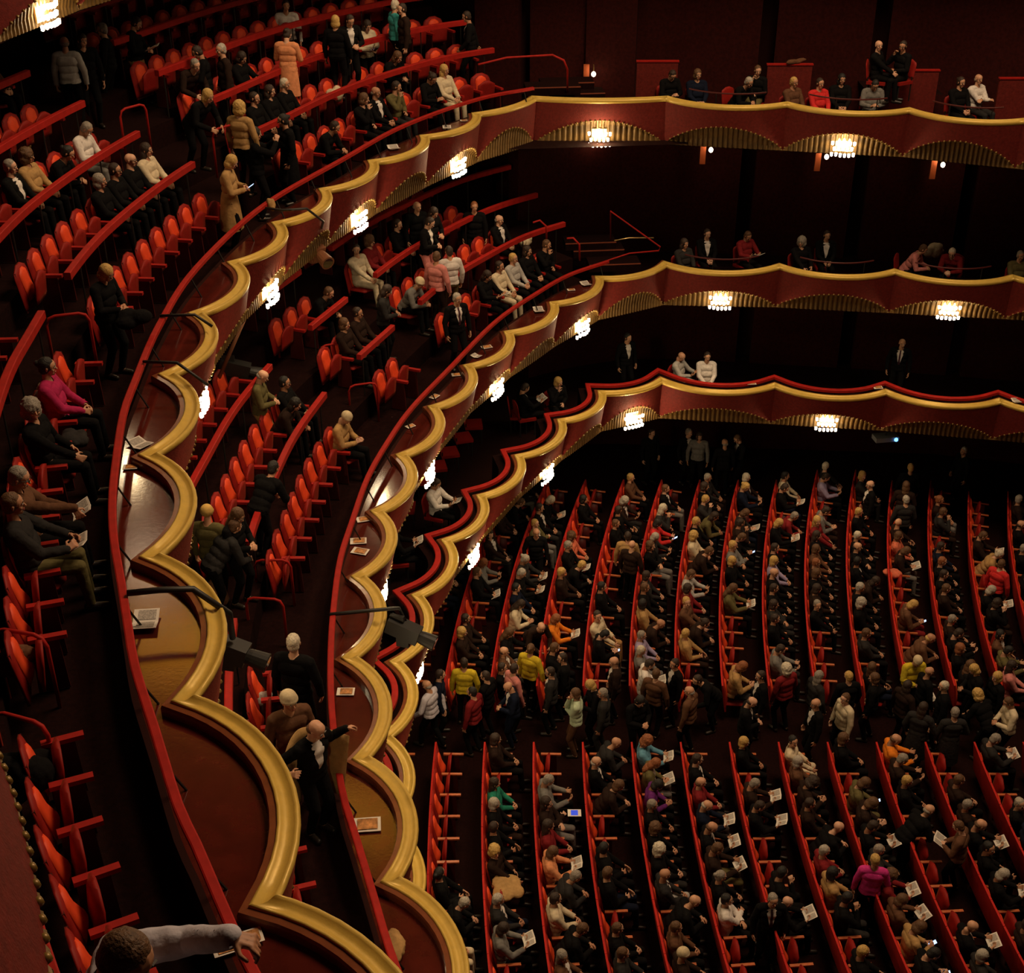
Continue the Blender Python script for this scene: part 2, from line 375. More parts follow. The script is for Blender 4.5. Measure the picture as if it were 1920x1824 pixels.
# back wall of the boxes: plush panels with dark door recesses between them
for z, nm in ((Z3, 'upper'), (Z2, 'middle'), (Z1, 'lowest')):
    C = TIERS[z]['C']; zn = {Z3: Z4, Z2: Z3, Z1: Z2}[z]; zt = zn - 1.06 + 0.05; z0 = z - 1.0
    P = catmull(C[:7], 0.6); N = normals2(P); B = 3.3
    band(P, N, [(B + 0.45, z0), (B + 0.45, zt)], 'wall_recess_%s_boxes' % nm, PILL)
    bp = Path(P - N * B)
    ts = [bp.near((C[i] + C[i + 1]) / 2 - np.array([0, B])) for i in range(5)]
    ts = sorted(ts); ed = [0.0] + ts + [bp.L]
    for i in range(len(ed) - 1):
        a_, b_ = ed[i] + 0.19 * (i > 0), ed[i + 1] - 0.19 * (i < len(ed) - 2)
        tt = np.linspace(a_, b_, 9); W2 = np.array([bp.at(t)[0] for t in tt])
        V, F = sweep(W2, z0, [(0.0, 0), (0.0, zt - z0), (-0.42, zt - z0), (-0.42, 0)]); o = struct('wall_panel_%s_boxes' % nm, V, F, WALL)
# wall between corner and the rows on upper two balconies, curtains and entrance
# stalls shell
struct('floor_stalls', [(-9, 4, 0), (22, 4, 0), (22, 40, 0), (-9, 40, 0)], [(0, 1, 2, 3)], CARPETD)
struct('wall_stalls_far', [(-9, 34.2, 0), (3, 34.6, 0), (12, 34.0, 0), (22, 31.5, 0), (-9, 34.2, 3.4), (3, 34.6, 3.4), (12, 34.0, 3.4), (22, 31.5, 3.4)], [(0, 1, 5, 4), (1, 2, 6, 5), (2, 3, 7, 6)], WALL)
struct('wall_stalls_rear', [(-7.5, 4, 0), (-7.5, 36, 0), (-7.5, 36, 3.4), (-7.5, 4, 3.4)], [(0, 1, 2, 3)], WALL)
struct('ceiling', [(-16, -6, 31.5), (30, -6, 31.5), (30, 44, 31.5), (-16, 44, 31.5)], [(0, 1, 2, 3)], WALL)
struct('wall_far', [(-16, 36.5, -1), (30, 36.5, -1), (30, 36.5, 31.5), (-16, 36.5, 31.5)], [(0, 1, 2, 3)], WALL)
struct('wall_cove_gilded', [(-15.9, 36.4, 28.8), (2, 36.4, 28.8), (2, 35.6, 31.4), (-15.9, 35.6, 31.4)], [(0, 1, 2, 3)], REFL)  # gold panel added out of view, sized for the shelf's gold reflection
area('cove_light', (-8.5, 32.5, 26.2), (math.radians(135), 0, 0), 9.0, 1.2, 1500, (1.0, 0.72, 0.4))  # added lamp, out of view, only brightens the gold panel
_B = MB(); _r = random.Random(3)
for _k in range(40):
    _a, _b = _r.uniform(0, 6.28), _r.uniform(-1, 1); _B.ball((math.cos(_a) * _r.uniform(.2, 1.0), math.sin(_a) * .5, _b * 0.5), 0.16, 8, 6)
_o = empty('starburst_chandelier', (-11.3, 35.4, 26.2)); tag(_o, 'glowing crystal chandelier high in the hall, seen only mirrored in the polished shelf', 'chandelier')  # unseen glowing cluster added for the white patch mirrored in the shelf
obj('crystals', _B.me('crystals', mat('chandelier_glow', (1, .9, .8), .3, emit=(1.0, 0.8, 0.62), estr=1.5)), _o); _B = MB(); _B.tube([(0, 0, 0), (0, 0, 5.2)], 0.03, 6); obj('stem', _B.me('stem', BRASS), _o)
struct('wall_rear', [(-16, -6, -1), (-16, 37, -1), (-16, 37, 31.5), (-16, -6, 31.5)], [(0, 1, 2, 3)], WALL)
struct('wall_stage', [(30, -6, -1), (30, 37, -1), (30, 37, 31.5), (30, -6, 31.5)], [(0, 1, 2, 3)], WALL)
struct('wall_near', [(-16, -6, -1), (30, -6, -1), (30, -6, 31.5), (-16, -6, 31.5)], [(0, 1, 2, 3)], WALL)
# ---------------------------------------------------------------- red velvet rails
def rail_thing(P, z, label, cat='rail', group=None, w=0.085, h=0.06, n0=0.0, posts=1.25, drop=0.42, lean=0.12, name='velvet_rail', m=None):
    P = np.asarray(P, float)
    if len(P) < 2: return None
    L = Path(P); o0 = P[0]; r = empty(name, (o0[0], o0[1], z - drop)); tag(r, label, cat, group)
    V, F = sweep(P, 0, [(n0 - w / 2, -h), (n0 + w / 2, -h), (n0 + w / 2, -0.008), (n0 + w / 2 - 0.012, 0), (n0 - w / 2 + 0.012, 0), (n0 - w / 2, -0.008)])
    V = [(v[0] - o0[0], v[1] - o0[1], v[2] + drop) for v in V]; obj('padded_bar', mesh_from('padded_bar', V, F, m or RAIL, False), r)
    t = 0.25; me = None
    while t < L.L:
        p, n = L.at(t)
        if inframe(p[0], p[1], z, 10):
            if me is None:
                B = MB(); B.tube([(0, 0, drop - h + 0.005), (lean * 0.4, 0, drop * 0.5), (lean, 0, 0)], 0.013, 6); me = B.me('stay', BLACK)
            obj('stay', me, r, (p[0] - o0[0], p[1] - o0[1], 0), math.atan2(n[1], n[0]))
        t += posts
    return r
for PT, z, nm in ((P3, Z3, 'upper'), (P2, Z2, 'middle')):
    rail_thing(PT.P, z + 0.25, 'long curved red velvet front rail of the %s balcony' % nm, drop=0.38, lean=0.14)
# padded rail that follows the scallops of the lowest tier
t1 = TIERS[Z1]; N1 = normals2(t1['path'])
P1i = t1['path'] - N1 * 0.30
rail_thing(P1i, Z1 + 0.06, 'scalloped red padded armrest rail of the lowest balcony', w=0.11, h=0.07, drop=0.3, lean=0.0, posts=1.4)
band(t1['path'], N1, [(0.16, Z1 - 0.14), (0.5, Z1 - 0.16), (0.52, Z1 - 1.0)], 'trim_lowest_balcony_shelf', CARPETD)

# ---------------------------------------------------------------- seats
def pad(w, z0, z1, xb, thick, tilt, bulge, ny=6, nz=8, top=0.5, botw=1.0):
    """upholstered slab: front faces +x"""
    V = []; F = []
    for side in (0, 1):
        for j in range(nz + 1):
            v = j / nz; z = z0 + (z1 - z0) * v
            ww = w * (botw + (1 - botw) * min(1, v * 2.5)) * (1 if v < 1 - top * 0.5 else math.sqrt(max(0.0, 1 - ((v - (1 - top * 0.5)) / (top * 0.5)) ** 2 * 0.92)))
            for i in range(ny + 1):
                u = -1 + 2 * i / ny; x = xb - tilt * v
                e = (1 - u ** 4) * (1 - (2 * v - 1) ** 6 * 0.5)
                x += (thick * (0.35 + 0.65 * e) + bulge * math.exp(-((v - 0.24) / 0.17) ** 2) * (1 - u * u * 0.8)) if side == 0 else 0
                V.append((x, u * ww / 2, z))
    n1 = (nz + 1) * (ny + 1); R = ny + 1
    for j in range(nz):
        for i in range(ny):
            a = j * R + i; F.append((a, a + 1, a + R + 1, a + R)); F.append((n1 + a, n1 + a + R, n1 + a + R + 1, n1 + a + 1))
    for j in range(nz):
        a = j * R; F.append((a, a + R, n1 + a + R, n1 + a)); a += ny; F.append((a, n1 + a, n1 + a + R, a + R))
    for i in range(ny):
        F.append((i, n1 + i, n1 + i + 1, i + 1)); a = nz * R + i; F.append((a, a + 1, n1 + a + 1, n1 + a))
    return V, F
def padme(name, m, *a, **k): V, F = pad(*a, **k); return mesh_from(name, V, F, m, True)
def seat_meshes(kind):
    M = {}
    w = 0.52
    M['backrest'] = padme('backrest', VELV, w, 0.30, 0.93, -0.20, 0.05, 0.10, 0.02)
    M['back_insert'] = padme('back_insert', VELV_LIT, w * 0.56, 0.42, 0.88, -0.17, 0.045, 0.09, 0.055, ny=4, nz=8)
    B = MB()
    if kind == 'stalls': B.box((-0.25, 0, 0.60), (0.035, 0.572, 0.70), ry=-0.16); M['back_shell'] = B.me('back_shell', mat('seat_back_plush', (0.48, 0.016, 0.011), 0.7, sheen=0.06, spec=0.2))
    else: B.box((-0.235, 0, 0.56), (0.03, w * 0.94, 0.60), taper=0.92, ry=-0.14); M['back_shell'] = B.me('back_shell', SHELL)
    for st in ('tipped', 'down'):
        B = MB(); V, F = pad(w * 0.86, -0.02, 0.42, 0, 0.07, 0, 0.0, ny=4, nz=5, top=0.4)
        if st == 'down': V = [(-0.16 + q[2], q[1], 0.37 + q[0]) for q in V]; F = [f[::-1] for f in F]
        else: V = [(-0.02 + 0.10 * q[2] - q[0], q[1] * 1.0, 0.40 + q[2]) for q in V]; F = [f[::-1] for f in F]
        M['cushion_' + st] = mesh_from('seat_cushion', V, F, VELV, True)
    B = MB()
    if kind == 'stalls': B.box((0.04, 0.275, 0.645), (0.40, 0.055, 0.03), 0)
    else: B.box((0.05, 0.275, 0.64), (0.36, 0.07, 0.045), 0)
    M['armrest'] = B.me('armrest', WOOD if kind == 'stalls' else RAIL)
    B = MB(); B.box((0.02, 0.275, 0.32), (0.30, 0.03, 0.60), 0, taper=0.85); M['side_panel'] = B.me('side_panel', SHELL)
    return M
SM = {k: seat_meshes(k) for k in ('stalls', 'tier')}
NSEAT = {'stalls': 0, 'tier': 0}
def seat(kind, x, y, z, rz, down, label, group=None, name=None):
    M = SM[kind]; r = empty(name or ('stalls_chair' if kind == 'stalls' else 'balcony_chair'), (x, y, z), rz)
    tag(r, label, 'theatre seat', group)
    sh = obj('backrest', M['backrest'], r); obj('back_insert', M['back_insert'], sh)
    obj('back_shell', M['back_shell'], r); obj('seat_cushion', M['cushion_down' if down else 'cushion_tipped'], r)
    obj('armrest', M['armrest'], r); obj('side_panel', M['side_panel'], r)
    NSEAT[kind] += 1
    return r
# stalls rows: arcs around the stage
XC, YC, R0, PR = 45.45, 19.3, 46.0 + 0.965, 0.965       # row i: radius R0 - PR*i
ROWS = list(range(-2, 15)); PITCH = 0.575
def stall_pos(i, a): R = R0 - PR * i; return XC - R * math.cos(a), YC + R * math.sin(a)
def stall_angle(i, y): return math.asin((y - YC) / (R0 - PR * i))
SLOTS = []          # dict(row, sec, n, x, y, rz, used)
for i in ROWS:
    R = R0 - PR * i
    for sec, ya, yb in (('upper', 22.35, 31.1 - max(0, i - 9) * 0.28), ('lower', 20.65, 13.2)):
        n = 0; sgn = 1 if yb > ya else -1; a = stall_angle(i, ya + sgn * 0.3)
        while True:
            x, y = stall_pos(i, a)
            if (y - yb) * sgn > 0: break
            # seat backs top stands about .3 m behind the seat's middle
            SLOTS.append(dict(row=i, sec=sec, n=n, x=x + 0.30, y=y, rz=-a, used=None))
            n += 1; a += sgn * PITCH / R
for s in SLOTS:
    s['px'] = pj(s['x'], s['y'], 0.8)
SLOTS = [s for s in SLOTS if -40 < s['px'][0] < 1980 and s['px'][1] < 1900]
# ---------------------------------------------------------------- people: one continuous body per pose, clothes and hair as children
SKIN = mat('skin', (1, 1, 1), 0.55, objcol=True); HAIRM = mat('hair', (1, 1, 1), 0.6, objcol=True, vary=0.35, vscale=60, bump=0.5, bscale=90)
CLOTH = mat('cloth', (1, 1, 1), 0.9, objcol=True, vary=0.15, vscale=14, bump=0.4, bscale=18, spec=0.12)
CLOTHP = mat('patterned_cloth', (1, 1, 1), 0.85, objcol=True, vary=0.75, vscale=45)
LEATH = mat('shoe_leather', (0.02, 0.015, 0.012), 0.4); EYEW = mat('eye_white', (0.7, 0.65, 0.6), 0.4); EYED = mat('eye_dark', (0.03, 0.02, 0.015), 0.3); LIP = mat('lips', (0.35, 0.09, 0.07), 0.5)
def rotm(yaw, pitch, roll=0.0):
    return np.array(Matrix.Rotation(yaw, 3, 'Z') @ Matrix.Rotation(pitch, 3, 'Y') @ Matrix.Rotation(roll, 3, 'X'))
def ik(A, T, l1, l2, pole):
    A, T, pole = np.array(A, float), np.array(T, float), np.array(pole, float); d = T - A; L = np.linalg.norm(d)
    if L > (l1 + l2) * 0.995: T = A + d / L * (l1 + l2) * 0.995; d = T - A; L = np.linalg.norm(d)
    u = d / L; a = (l1 * l1 - l2 * l2 + L * L) / (2 * L); h = math.sqrt(max(0, l1 * l1 - a * a)); p = pole - u * (pole @ u); p /= np.linalg.norm(p) + 1e-9
    return A + u * a + p * h, T
def remesh(MBo, voxel, smooth=3, ratio=0.3, noise=0.0):
    me = bpy.data.meshes.new('tmp'); me.from_pydata(MBo.v, [], MBo.f); o = bpy.data.objects.new('tmp', me); COL.objects.link(o)
    m = o.modifiers.new('a', 'REMESH'); m.mode = 'VOXEL'; m.voxel_size = voxel
    m = o.modifiers.new('b', 'SMOOTH'); m.factor = 0.5; m.iterations = smooth
    if noise:
        t = bpy.data.textures.new('n', 'CLOUDS'); t.noise_scale = 0.035; m = o.modifiers.new('d', 'DISPLACE'); m.texture = t; m.strength = noise
    if ratio < 1: m = o.modifiers.new('c', 'DECIMATE'); m.ratio = ratio
    dg = bpy.context.evaluated_depsgraph_get(); r = bpy.data.meshes.new_from_object(o.evaluated_get(dg)); bpy.data.objects.remove(o); bpy.data.meshes.remove(me)
    return r
HAIRS = {}
def hair_mesh(style):
    if style in HAIRS: return HAIRS[style]
    B = MB(); nz = 0.012; b = B.ball
    if style == 'short': b((-0.016, 0, 0.030), (0.098, 0.083, 0.100), 16, 12); b((-0.045, 0, -0.02), (0.062, 0.076, 0.075), 14, 10)
    elif style == 'fringe': b((-0.048, 0, -0.015), (0.068, 0.081, 0.052), 16, 10)
    elif style == 'bob': b((-0.018, 0, 0.032), (0.104, 0.092, 0.105), 16, 12); b((-0.035, 0, -0.05), (0.082, 0.100, 0.090), 16, 12)
    elif style == 'long': b((-0.018, 0, 0.032), (0.104, 0.090, 0.105), 16, 12); b((-0.045, 0, -0.07), (0.075, 0.098, 0.120), 16, 12); b((-0.065, 0, -0.18), (0.05, 0.095, 0.12), 14, 10)
    elif style == 'curly': b((-0.02, 0, 0.035), (0.118, 0.112, 0.118), 18, 12); b((-0.04, 0, -0.05), (0.095, 0.122, 0.09), 16, 12); nz = 0.03
    elif style == 'bun': b((-0.016, 0, 0.030), (0.099, 0.084, 0.101), 16, 12); b((-0.045, 0, -0.02), (0.064, 0.078, 0.075), 14, 10); b((-0.11, 0, 0.05), 0.042, 10, 8)
    elif style == 'cap': b((-0.012, 0, 0.048), (0.108, 0.096, 0.096), 16, 12); B.tube([(0, 0, 0.02), (0, 0, 0.05)], 0.102, 18); nz = 0.0
    m = remesh(B, 0.010, 2, 0.35, nz); m.name = 'hair_' + style; m.materials.clear(); m.materials.append(CLOTH if style == 'cap' else HAIRM); m.shade_smooth()
    HAIRS[style] = m; return m
_B = MB()
for s in (1, -1):
    _B.ball((0.083, s * 0.030, 0.008), (0.010, 0.014, 0.008), 8, 6, 0); _B.ball((0.090, s * 0.029, 0.008), (0.006, 0.006, 0.006), 6, 5, 1)
    _B.box((0.090, s * 0.031, 0.027), (0.008, 0.030, 0.006), 1)
_B.box((0.087, 0, -0.062), (0.010, 0.042, 0.010), 2)
EYES = _B.me('eyes', [EYEW, EYED, LIP]); _B = MB()
for s in (1, -1):
    _B.tube([(0.101 + 0.0 * k, s * 0.031 + 0.02 * math.cos(k * math.pi / 4), 0.008 + 0.016 * math.sin(k * math.pi / 4)) for k in range(9)], 0.003, 4); _B.tube([(0.10, s * 0.05, 0.012), (0.0, s * 0.079, 0.012)], 0.0025, 4)
_B.tube([(0.102, -0.012, 0.01), (0.102, 0.012, 0.01)], 0.003, 4); SPECS = _B.me('spectacles', BLACK)
def figure(sit=True, lean=-0.1, head=(0, 0.1), wr=((0.24, 0.10, 0.64), (0.24, -0.10, 0.64)), hd=None, curl=0.7, feet=None, twist=0.0, voxel=0.0085, ratio=0.16, pole=None, side=0.0, coat=False, build=1.0, palm=None):
    """the body and its clothes for one pose; faces +x, feet on z = 0; returns dict of meshes and the head frame"""
    K = []      # label, p0, p1, r0, r1
    def cap(lb, a, b, r0, r1): K.append((lb, np.array(a, float), np.array(b, float), r0, r1))
    hipz = 0.535 if sit else 0.90; hip = np.array([-0.05 if sit else 0.0, 0, hipz]); Rt = rotm(twist, lean, side)
    T = lambda x, y, z: hip + Rt @ np.array([x, y, z])
    w = build
    cap('pelvis', hip + [0, 0.065, 0.0], hip + [0, -0.065, 0.0], 0.118 * w, 0.118 * w)
    cap('torso', T(0, 0.05, 0.10), T(0, -0.05, 0.10), 0.118 * w, 0.118 * w); cap('torso', T(0.01, 0.055, 0.24), T(0.01, -0.055, 0.24), 0.118 * w, 0.118 * w)
    cap('torso', T(-0.005, 0.085, 0.38), T(-0.005, -0.085, 0.38), 0.112 * w, 0.112 * w); cap('torso', T(-0.01, 0.145, 0.475), T(-0.01, -0.145, 0.475), 0.066, 0.066)
    cap('neck', T(-0.01, 0, 0.46), T(0.008, 0, 0.60), 0.060, 0.052)
    HR = rotm(head[0], head[1] + lean * 0.6, head[2] if len(head) > 2 else 0.0); neckt = T(0.005, 0, 0.575); hc = neckt + HR @ np.array([0.022, 0, 0.115])
    h = lambda x, y, z: hc + HR @ np.array([x, y, z])
    cap('head', h(-0.022, 0, 0.028), h(0.018, 0, 0.030), 0.079, 0.074); cap('head', h(0.022, 0, -0.01), h(0.030, 0, -0.062), 0.060, 0.042); cap('head', h(0.045, 0, -0.085), h(0.058, 0, -0.088), 0.026, 0.022)
    cap('head', h(0.086, 0, 0.006), h(0.104, 0, -0.026), 0.009, 0.013)
    for s in (1, -1): cap('head', h(-0.002, s * 0.076, 0.008), h(-0.004, s * 0.077, -0.024), 0.013, 0.009); cap('head', h(0.06, s * 0.035, -0.03), h(0.058, s * 0.035, -0.04), 0.022, 0.018)
    for i, s in enumerate((1, -1)):
        sh = T(-0.01, s * 0.185, 0.465); wt = np.array(wr[i], float)
        el, wt = ik(sh, wt, 0.285, 0.255, (pole[i] if pole else (-0.35, s * 0.75, -0.8)))
        cap('arm', sh, el, 0.060 * w, 0.046 * w); cap('arm', el, wt, 0.043, 0.032)
        fw = (wt - el); fw /= np.linalg.norm(fw)
        if hd: fw = np.array(hd[i], float); fw /= np.linalg.norm(fw)
        pn = np.array(palm[i] if palm else (0.1, -s * 0.8, -0.5), float); pn -= fw * (pn @ fw); pn /= np.linalg.norm(pn); sd = np.cross(fw, pn) * s   # thumb side up
        if sd[2] < 0: sd = -sd
        for o_ in (-0.024, 0.0, 0.024): cap('hand', wt + fw * 0.012 + sd * o_ * 0.7, wt + fw * 0.082 + sd * o_, 0.0165, 0.0135)
        for q, (o_, l) in enumerate(((0.036, 0.070), (0.013, 0.078), (-0.012, 0.073), (-0.036, 0.057))):
            cr = curl * (0.85 + 0.1 * q); b0 = wt + fw * 0.086 + sd * o_; d1 = fw * math.cos(cr * 0.6) + pn * math.sin(cr * 0.6) + sd * o_ * 1.5; d2 = fw * math.cos(cr * 1.5) + pn * math.sin(cr * 1.5)
            m = b0 + d1 * l * 0.52; cap('hand', b0, m, 0.0098, 0.0092); cap('hand', m, m + d2 * l * 0.5, 0.0092, 0.0078)
        b0 = wt + fw * 0.025 + sd * 0.030; m = b0 + (fw * 0.55 + sd * 0.75 + pn * 0.35) * 0.042; cap('hand', b0, m, 0.0125, 0.011); cap('hand', m, m + (fw * 0.85 + pn * 0.5) * 0.036, 0.0105, 0.0088)
        f = feet[i] if feet else ((0.42, s * 0.12, 0.085) if sit else (0.0, s * 0.10, 0.085)); hj = hip + np.array([0, s * 0.09, 0])
        kn, an = ik(hj, f, 0.43, 0.425, (0.6, s * 0.05, 0.8) if sit else (1, s * 0.1, 0.1))
        cap('leg', hj, kn, 0.088 * w, 0.060); cap('leg', kn, an, 0.056, 0.040); cap('foot', an + [-0.03, 0, -0.045], an + [0.15, s * 0.015, -0.052], 0.037, 0.030)
    B = MB()
    for lb, a, b, r0, r1 in K:
        n = 8 if lb == 'hand' else 12; L = np.linalg.norm(b - a); d = (b - a) / max(L, 1e-6)
        if L > 1e-4: B.tube([a, b], [r0, r1], n)
        B.ball(a, r0 * 1.0, n, 8); B.ball(b, r1 * 1.0, n, 8)
    me = remesh(B, voxel, 3, ratio); nv = len(me.vertices); co = np.empty(nv * 3); me.vertices.foreach_get('co', co); co = co.reshape(-1, 3)
    no = np.empty(nv * 3); me.vertices.foreach_get('normal', no); no = no.reshape(-1, 3)
    D = np.empty((len(K), nv))
    for i, (lb, a, b, r0, r1) in enumerate(K):
        ab = b - a; t = np.clip(((co - a) @ ab) / max(ab @ ab, 1e-9), 0, 1); D[i] = np.linalg.norm(co - a - t[:, None] * ab, axis=1) - (r0 + (r1 - r0) * t)
    lab = np.array([k[0] for k in K])[np.argmin(D, axis=0)]
    polys = [tuple(p.vertices) for p in me.polygons]; out = {}
    me.name = 'body'; me.materials.clear(); me.materials.append(SKIN); me.shade_smooth(); out['body'] = me
    tl = (co - hip) @ Rt       # torso frame
    def part(name, ok, off, m, extra=None):
        off = off if isinstance(off, np.ndarray) else np.full(nv, off); P = co + no * off[:, None]; F = [p for p in polys if all(ok[i] for i in p)]; used = sorted({i for p in F for i in p}); mp = {i: j for j, i in enumerate(used)}
        V = [tuple(P[i]) for i in used]; F = [tuple(mp[i] for i in p) for p in F]
        if extra: n0 = len(V); V += extra[0]; F += [tuple(i + n0 for i in f) for f in extra[1]]
        out[name] = mesh_from(name, V, F, m, True)
    fold = 0.0018 * np.sin(co[:, 2] * 45 + co[:, 1] * 60 + 2 * np.sin(co[:, 0] * 30)) + 0.0014 * np.sin(co[:, 0] * 80 - co[:, 2] * 60)
    istop = np.isin(lab, ['torso', 'arm']) | ((lab == 'pelvis') & (tl[:, 2] > -0.02))
    ex = None
    if coat:       # coat skirt
        V, F = [], []; n = 28
        for r, (zz, rx, ry) in enumerate(((0.10, 0.135, 0.175), (-0.10, 0.165, 0.20), (-0.32, 0.18, 0.215), (-0.50, 0.19, 0.225))):
            for k in range(n): a = 2 * math.pi * k / n; q = 1 + 0.05 * math.sin(a * 6) * r / 3; V.append(tuple(hip + np.array([rx * q * math.cos(a), ry * q * math.sin(a), zz])))
        for r in range(3):
            for k in range(n): F.append((r * n + k, r * n + (k + 1) % n, (r + 1) * n + (k + 1) % n, (r + 1) * n + k))
        ex = (V, F)
    part('top', istop, 0.014 + fold, CLOTH, ex)
    part('trousers', np.isin(lab, ['leg', 'pelvis']), 0.008 + fold * 0.5, CLOTH); part('shoe0', (lab == 'foot') & (co[:, 1] > 0), 0.006, LEATH); part('shoe1', (lab == 'foot') & (co[:, 1] < 0), 0.006, LEATH)
    for nm_, wf, off_ in (('shirt_front', lambda v: 0.012 + 0.085 * v, 0.021), ('tie', lambda v: 0.028 - 0.012 * v, 0.029)):
        V, F = [], []
        for r in range(11):
            v = r / 10; zz = 0.15 + 0.365 * v; xs = [cx + math.sqrt(max(0, (rr * (w if rr > 0.1 else 1)) ** 2 - (zz - cz) ** 2)) for cx, cz, rr in ((0, 0.10, 0.118), (0.01, 0.24, 0.118), (-0.005, 0.38, 0.112), (-0.01, 0.475, 0.066)) if abs(zz - cz) < rr] or [0.03]
            x = max(xs) + off_
            for c_ in range(5): yy = (c_ / 2 - 1) * wf(v); V.append(tuple(T(x - 1.2 * yy * yy, yy, zz)))
        for r in range(10):
            for c_ in range(4): F.append((r * 5 + c_, r * 5 + c_ + 1, r * 5 + c_ + 6, r * 5 + c_ + 5))
        out[nm_] = mesh_from(nm_, V, F, CLOTH, True)
    M = np.eye(4); M[:3, :3] = HR; M[:3, 3] = hc; out['head'] = Matrix(M.tolist()); out['wr'] = [k for k in K]; out['hands'] = [np.array(w_) for w_ in wr]; return out
POSES = dict(
    lap=dict(wr=((0.26, 0.09, 0.66), (0.25, -0.07, 0.66)), head=(0.1, 0.12)),
    read=dict(wr=((0.30, 0.13, 0.80), (0.30, -0.13, 0.80)), head=(0.0, 0.55), palm=((0, -0.6, 0.6), (0, 0.6, 0.6)), curl=0.9, hd=((0.7, -0.4, 0.3), (0.7, 0.4, 0.3))),
    lean=dict(lean=0.55, wr=((0.46, 0.08, 0.68), (0.46, -0.05, 0.66)), head=(0.1, 0.1)),
    chin=dict(wr=((0.20, 0.05, 0.70), (0.17, -0.06, 1.04)), head=(0.45, 0.15), hd=((0.8, -0.5, 0), (-0.1, 0.3, 0.9)), lean=0.05, curl=1.3),
    turnl=dict(wr=((0.28, 0.14, 0.66), (0.22, -0.06, 0.68)), head=(1.0, 0.0), twist=0.25),
    turnr=dict(wr=((0.24, 0.10, 0.66), (0.30, -0.20, 0.70)), head=(-1.0, 0.05), twist=-0.25),
    cross=dict(wr=((0.19, -0.10, 0.82), (0.20, 0.12, 0.80)), head=(-0.2, 0.05), pole=((0, 1, -0.5), (0, -1, -0.5))),
    phone=dict(wr=((0.27, 0.07, 0.74), (0.27, -0.07, 0.74)), head=(0.0, 0.65), lean=0.08, hd=((0.7, -0.3, 0.5), (0.7, 0.3, 0.5))),
    stand=dict(sit=False, lean=0.02, wr=((0.06, 0.27, 0.84), (0.08, -0.27, 0.85)), head=(0.2, 0.05), feet=((0.03, 0.11, 0.085), (-0.05, -0.11, 0.085))),
    front=dict(sit=False, lean=0.06, wr=((0.27, 0.08, 1.08), (0.27, -0.06, 1.07)), head=(0.0, 0.45), feet=((0.05, 0.10, 0.085), (-0.04, -0.11, 0.085))),
    think=dict(sit=False, lean=0.0, wr=((0.20, -0.12, 1.10), (0.14, -0.02, 1.42)), head=(0.25, 0.1), hd=((0.1, -1, 0), (-0.1, 0.3, 0.9)), curl=1.2),
    bend=dict(sit=False, lean=0.75, wr=((0.55, 0.16, 0.86), (0.55, -0.14, 0.88)), head=(0.0, -0.1), feet=((0.05, 0.11, 0.085), (-0.1, -0.11, 0.085))),
    walk=dict(sit=False, lean=0.06, wr=((0.22, 0.24, 0.92), (-0.15, -0.26, 0.88)), head=(0.0, 0.2), feet=((0.22, 0.09, 0.085), (-0.22, -0.09, 0.11))),
    photo=dict(sit=False, lean=0.0, wr=((0.38, 0.07, 1.42), (0.38, -0.07, 1.42)), head=(0.0, 0.1), hd=((0.3, -0.3, 0.9), (0.3, 0.3, 0.9))),
    coat=dict(sit=False, coat=True, lean=0.05, wr=((0.27, 0.08, 1.12), (0.27, -0.06, 1.10)), head=(0.0, 0.45)),
    coatst=dict(sit=False, coat=True, lean=0.02, wr=((0.10, 0.25, 0.86), (0.20, -0.22, 0.96)), head=(-0.3, 0.1)),
    # figures close to the camera
    reach=dict(voxel=0.0065, ratio=0.35, lean=0.10, wr=((0.10, 0.14, 0.75), (0.56, -0.16, 1.02)), head=(0.5, 0.35), hd=((1, 0, 0), (1, 0, -0.3)), palm=((0, -1, -0.5), (0.2, 0.1, -1)), curl=1.25, pole=((-0.3, 0.8, -0.8), (-0.3, -0.8, -0.3))),
    armout=dict(voxel=0.007, ratio=0.3, lean=-0.12, wr=((0.30, 0.10, 0.76), (0.50, -0.28, 0.94)), head=(-0.2, 0.4), hd=((0.8, -0.4, 0.2), (0.4, -0.2, -0.9)), pole=((-0.3, 0.8, -0.8), (-0.2, -0.9, 0.2)), curl=0.9, build=1.1),
    hold=dict(voxel=0.007, ratio=0.3, lean=-0.14, wr=((0.36, 0.10, 0.72), (0.30, -0.16, 0.74)), head=(0.0, 0.12), curl=1.0, hd=((0.8, -0.5, 0.1), (0.8, 0.5, 0.3)), build=1.1),
    donning=dict(voxel=0.007, ratio=0.3, sit=False, lean=0.12, wr=((0.12, 0.44, 1.30), (0.14, -0.40, 1.22)), head=(0.2, 0.30), curl=1.5, hd=((0.2, 0.9, -0.1), (0.8, 0.1, 0.4)), pole=((-0.5, 0.3, -0.8), (-0.6, -0.6, -0.6))),
)
FIG = {}
def fig(p):
    if p not in FIG: FIG[p] = figure(**POSES[p])
    return FIG[p]
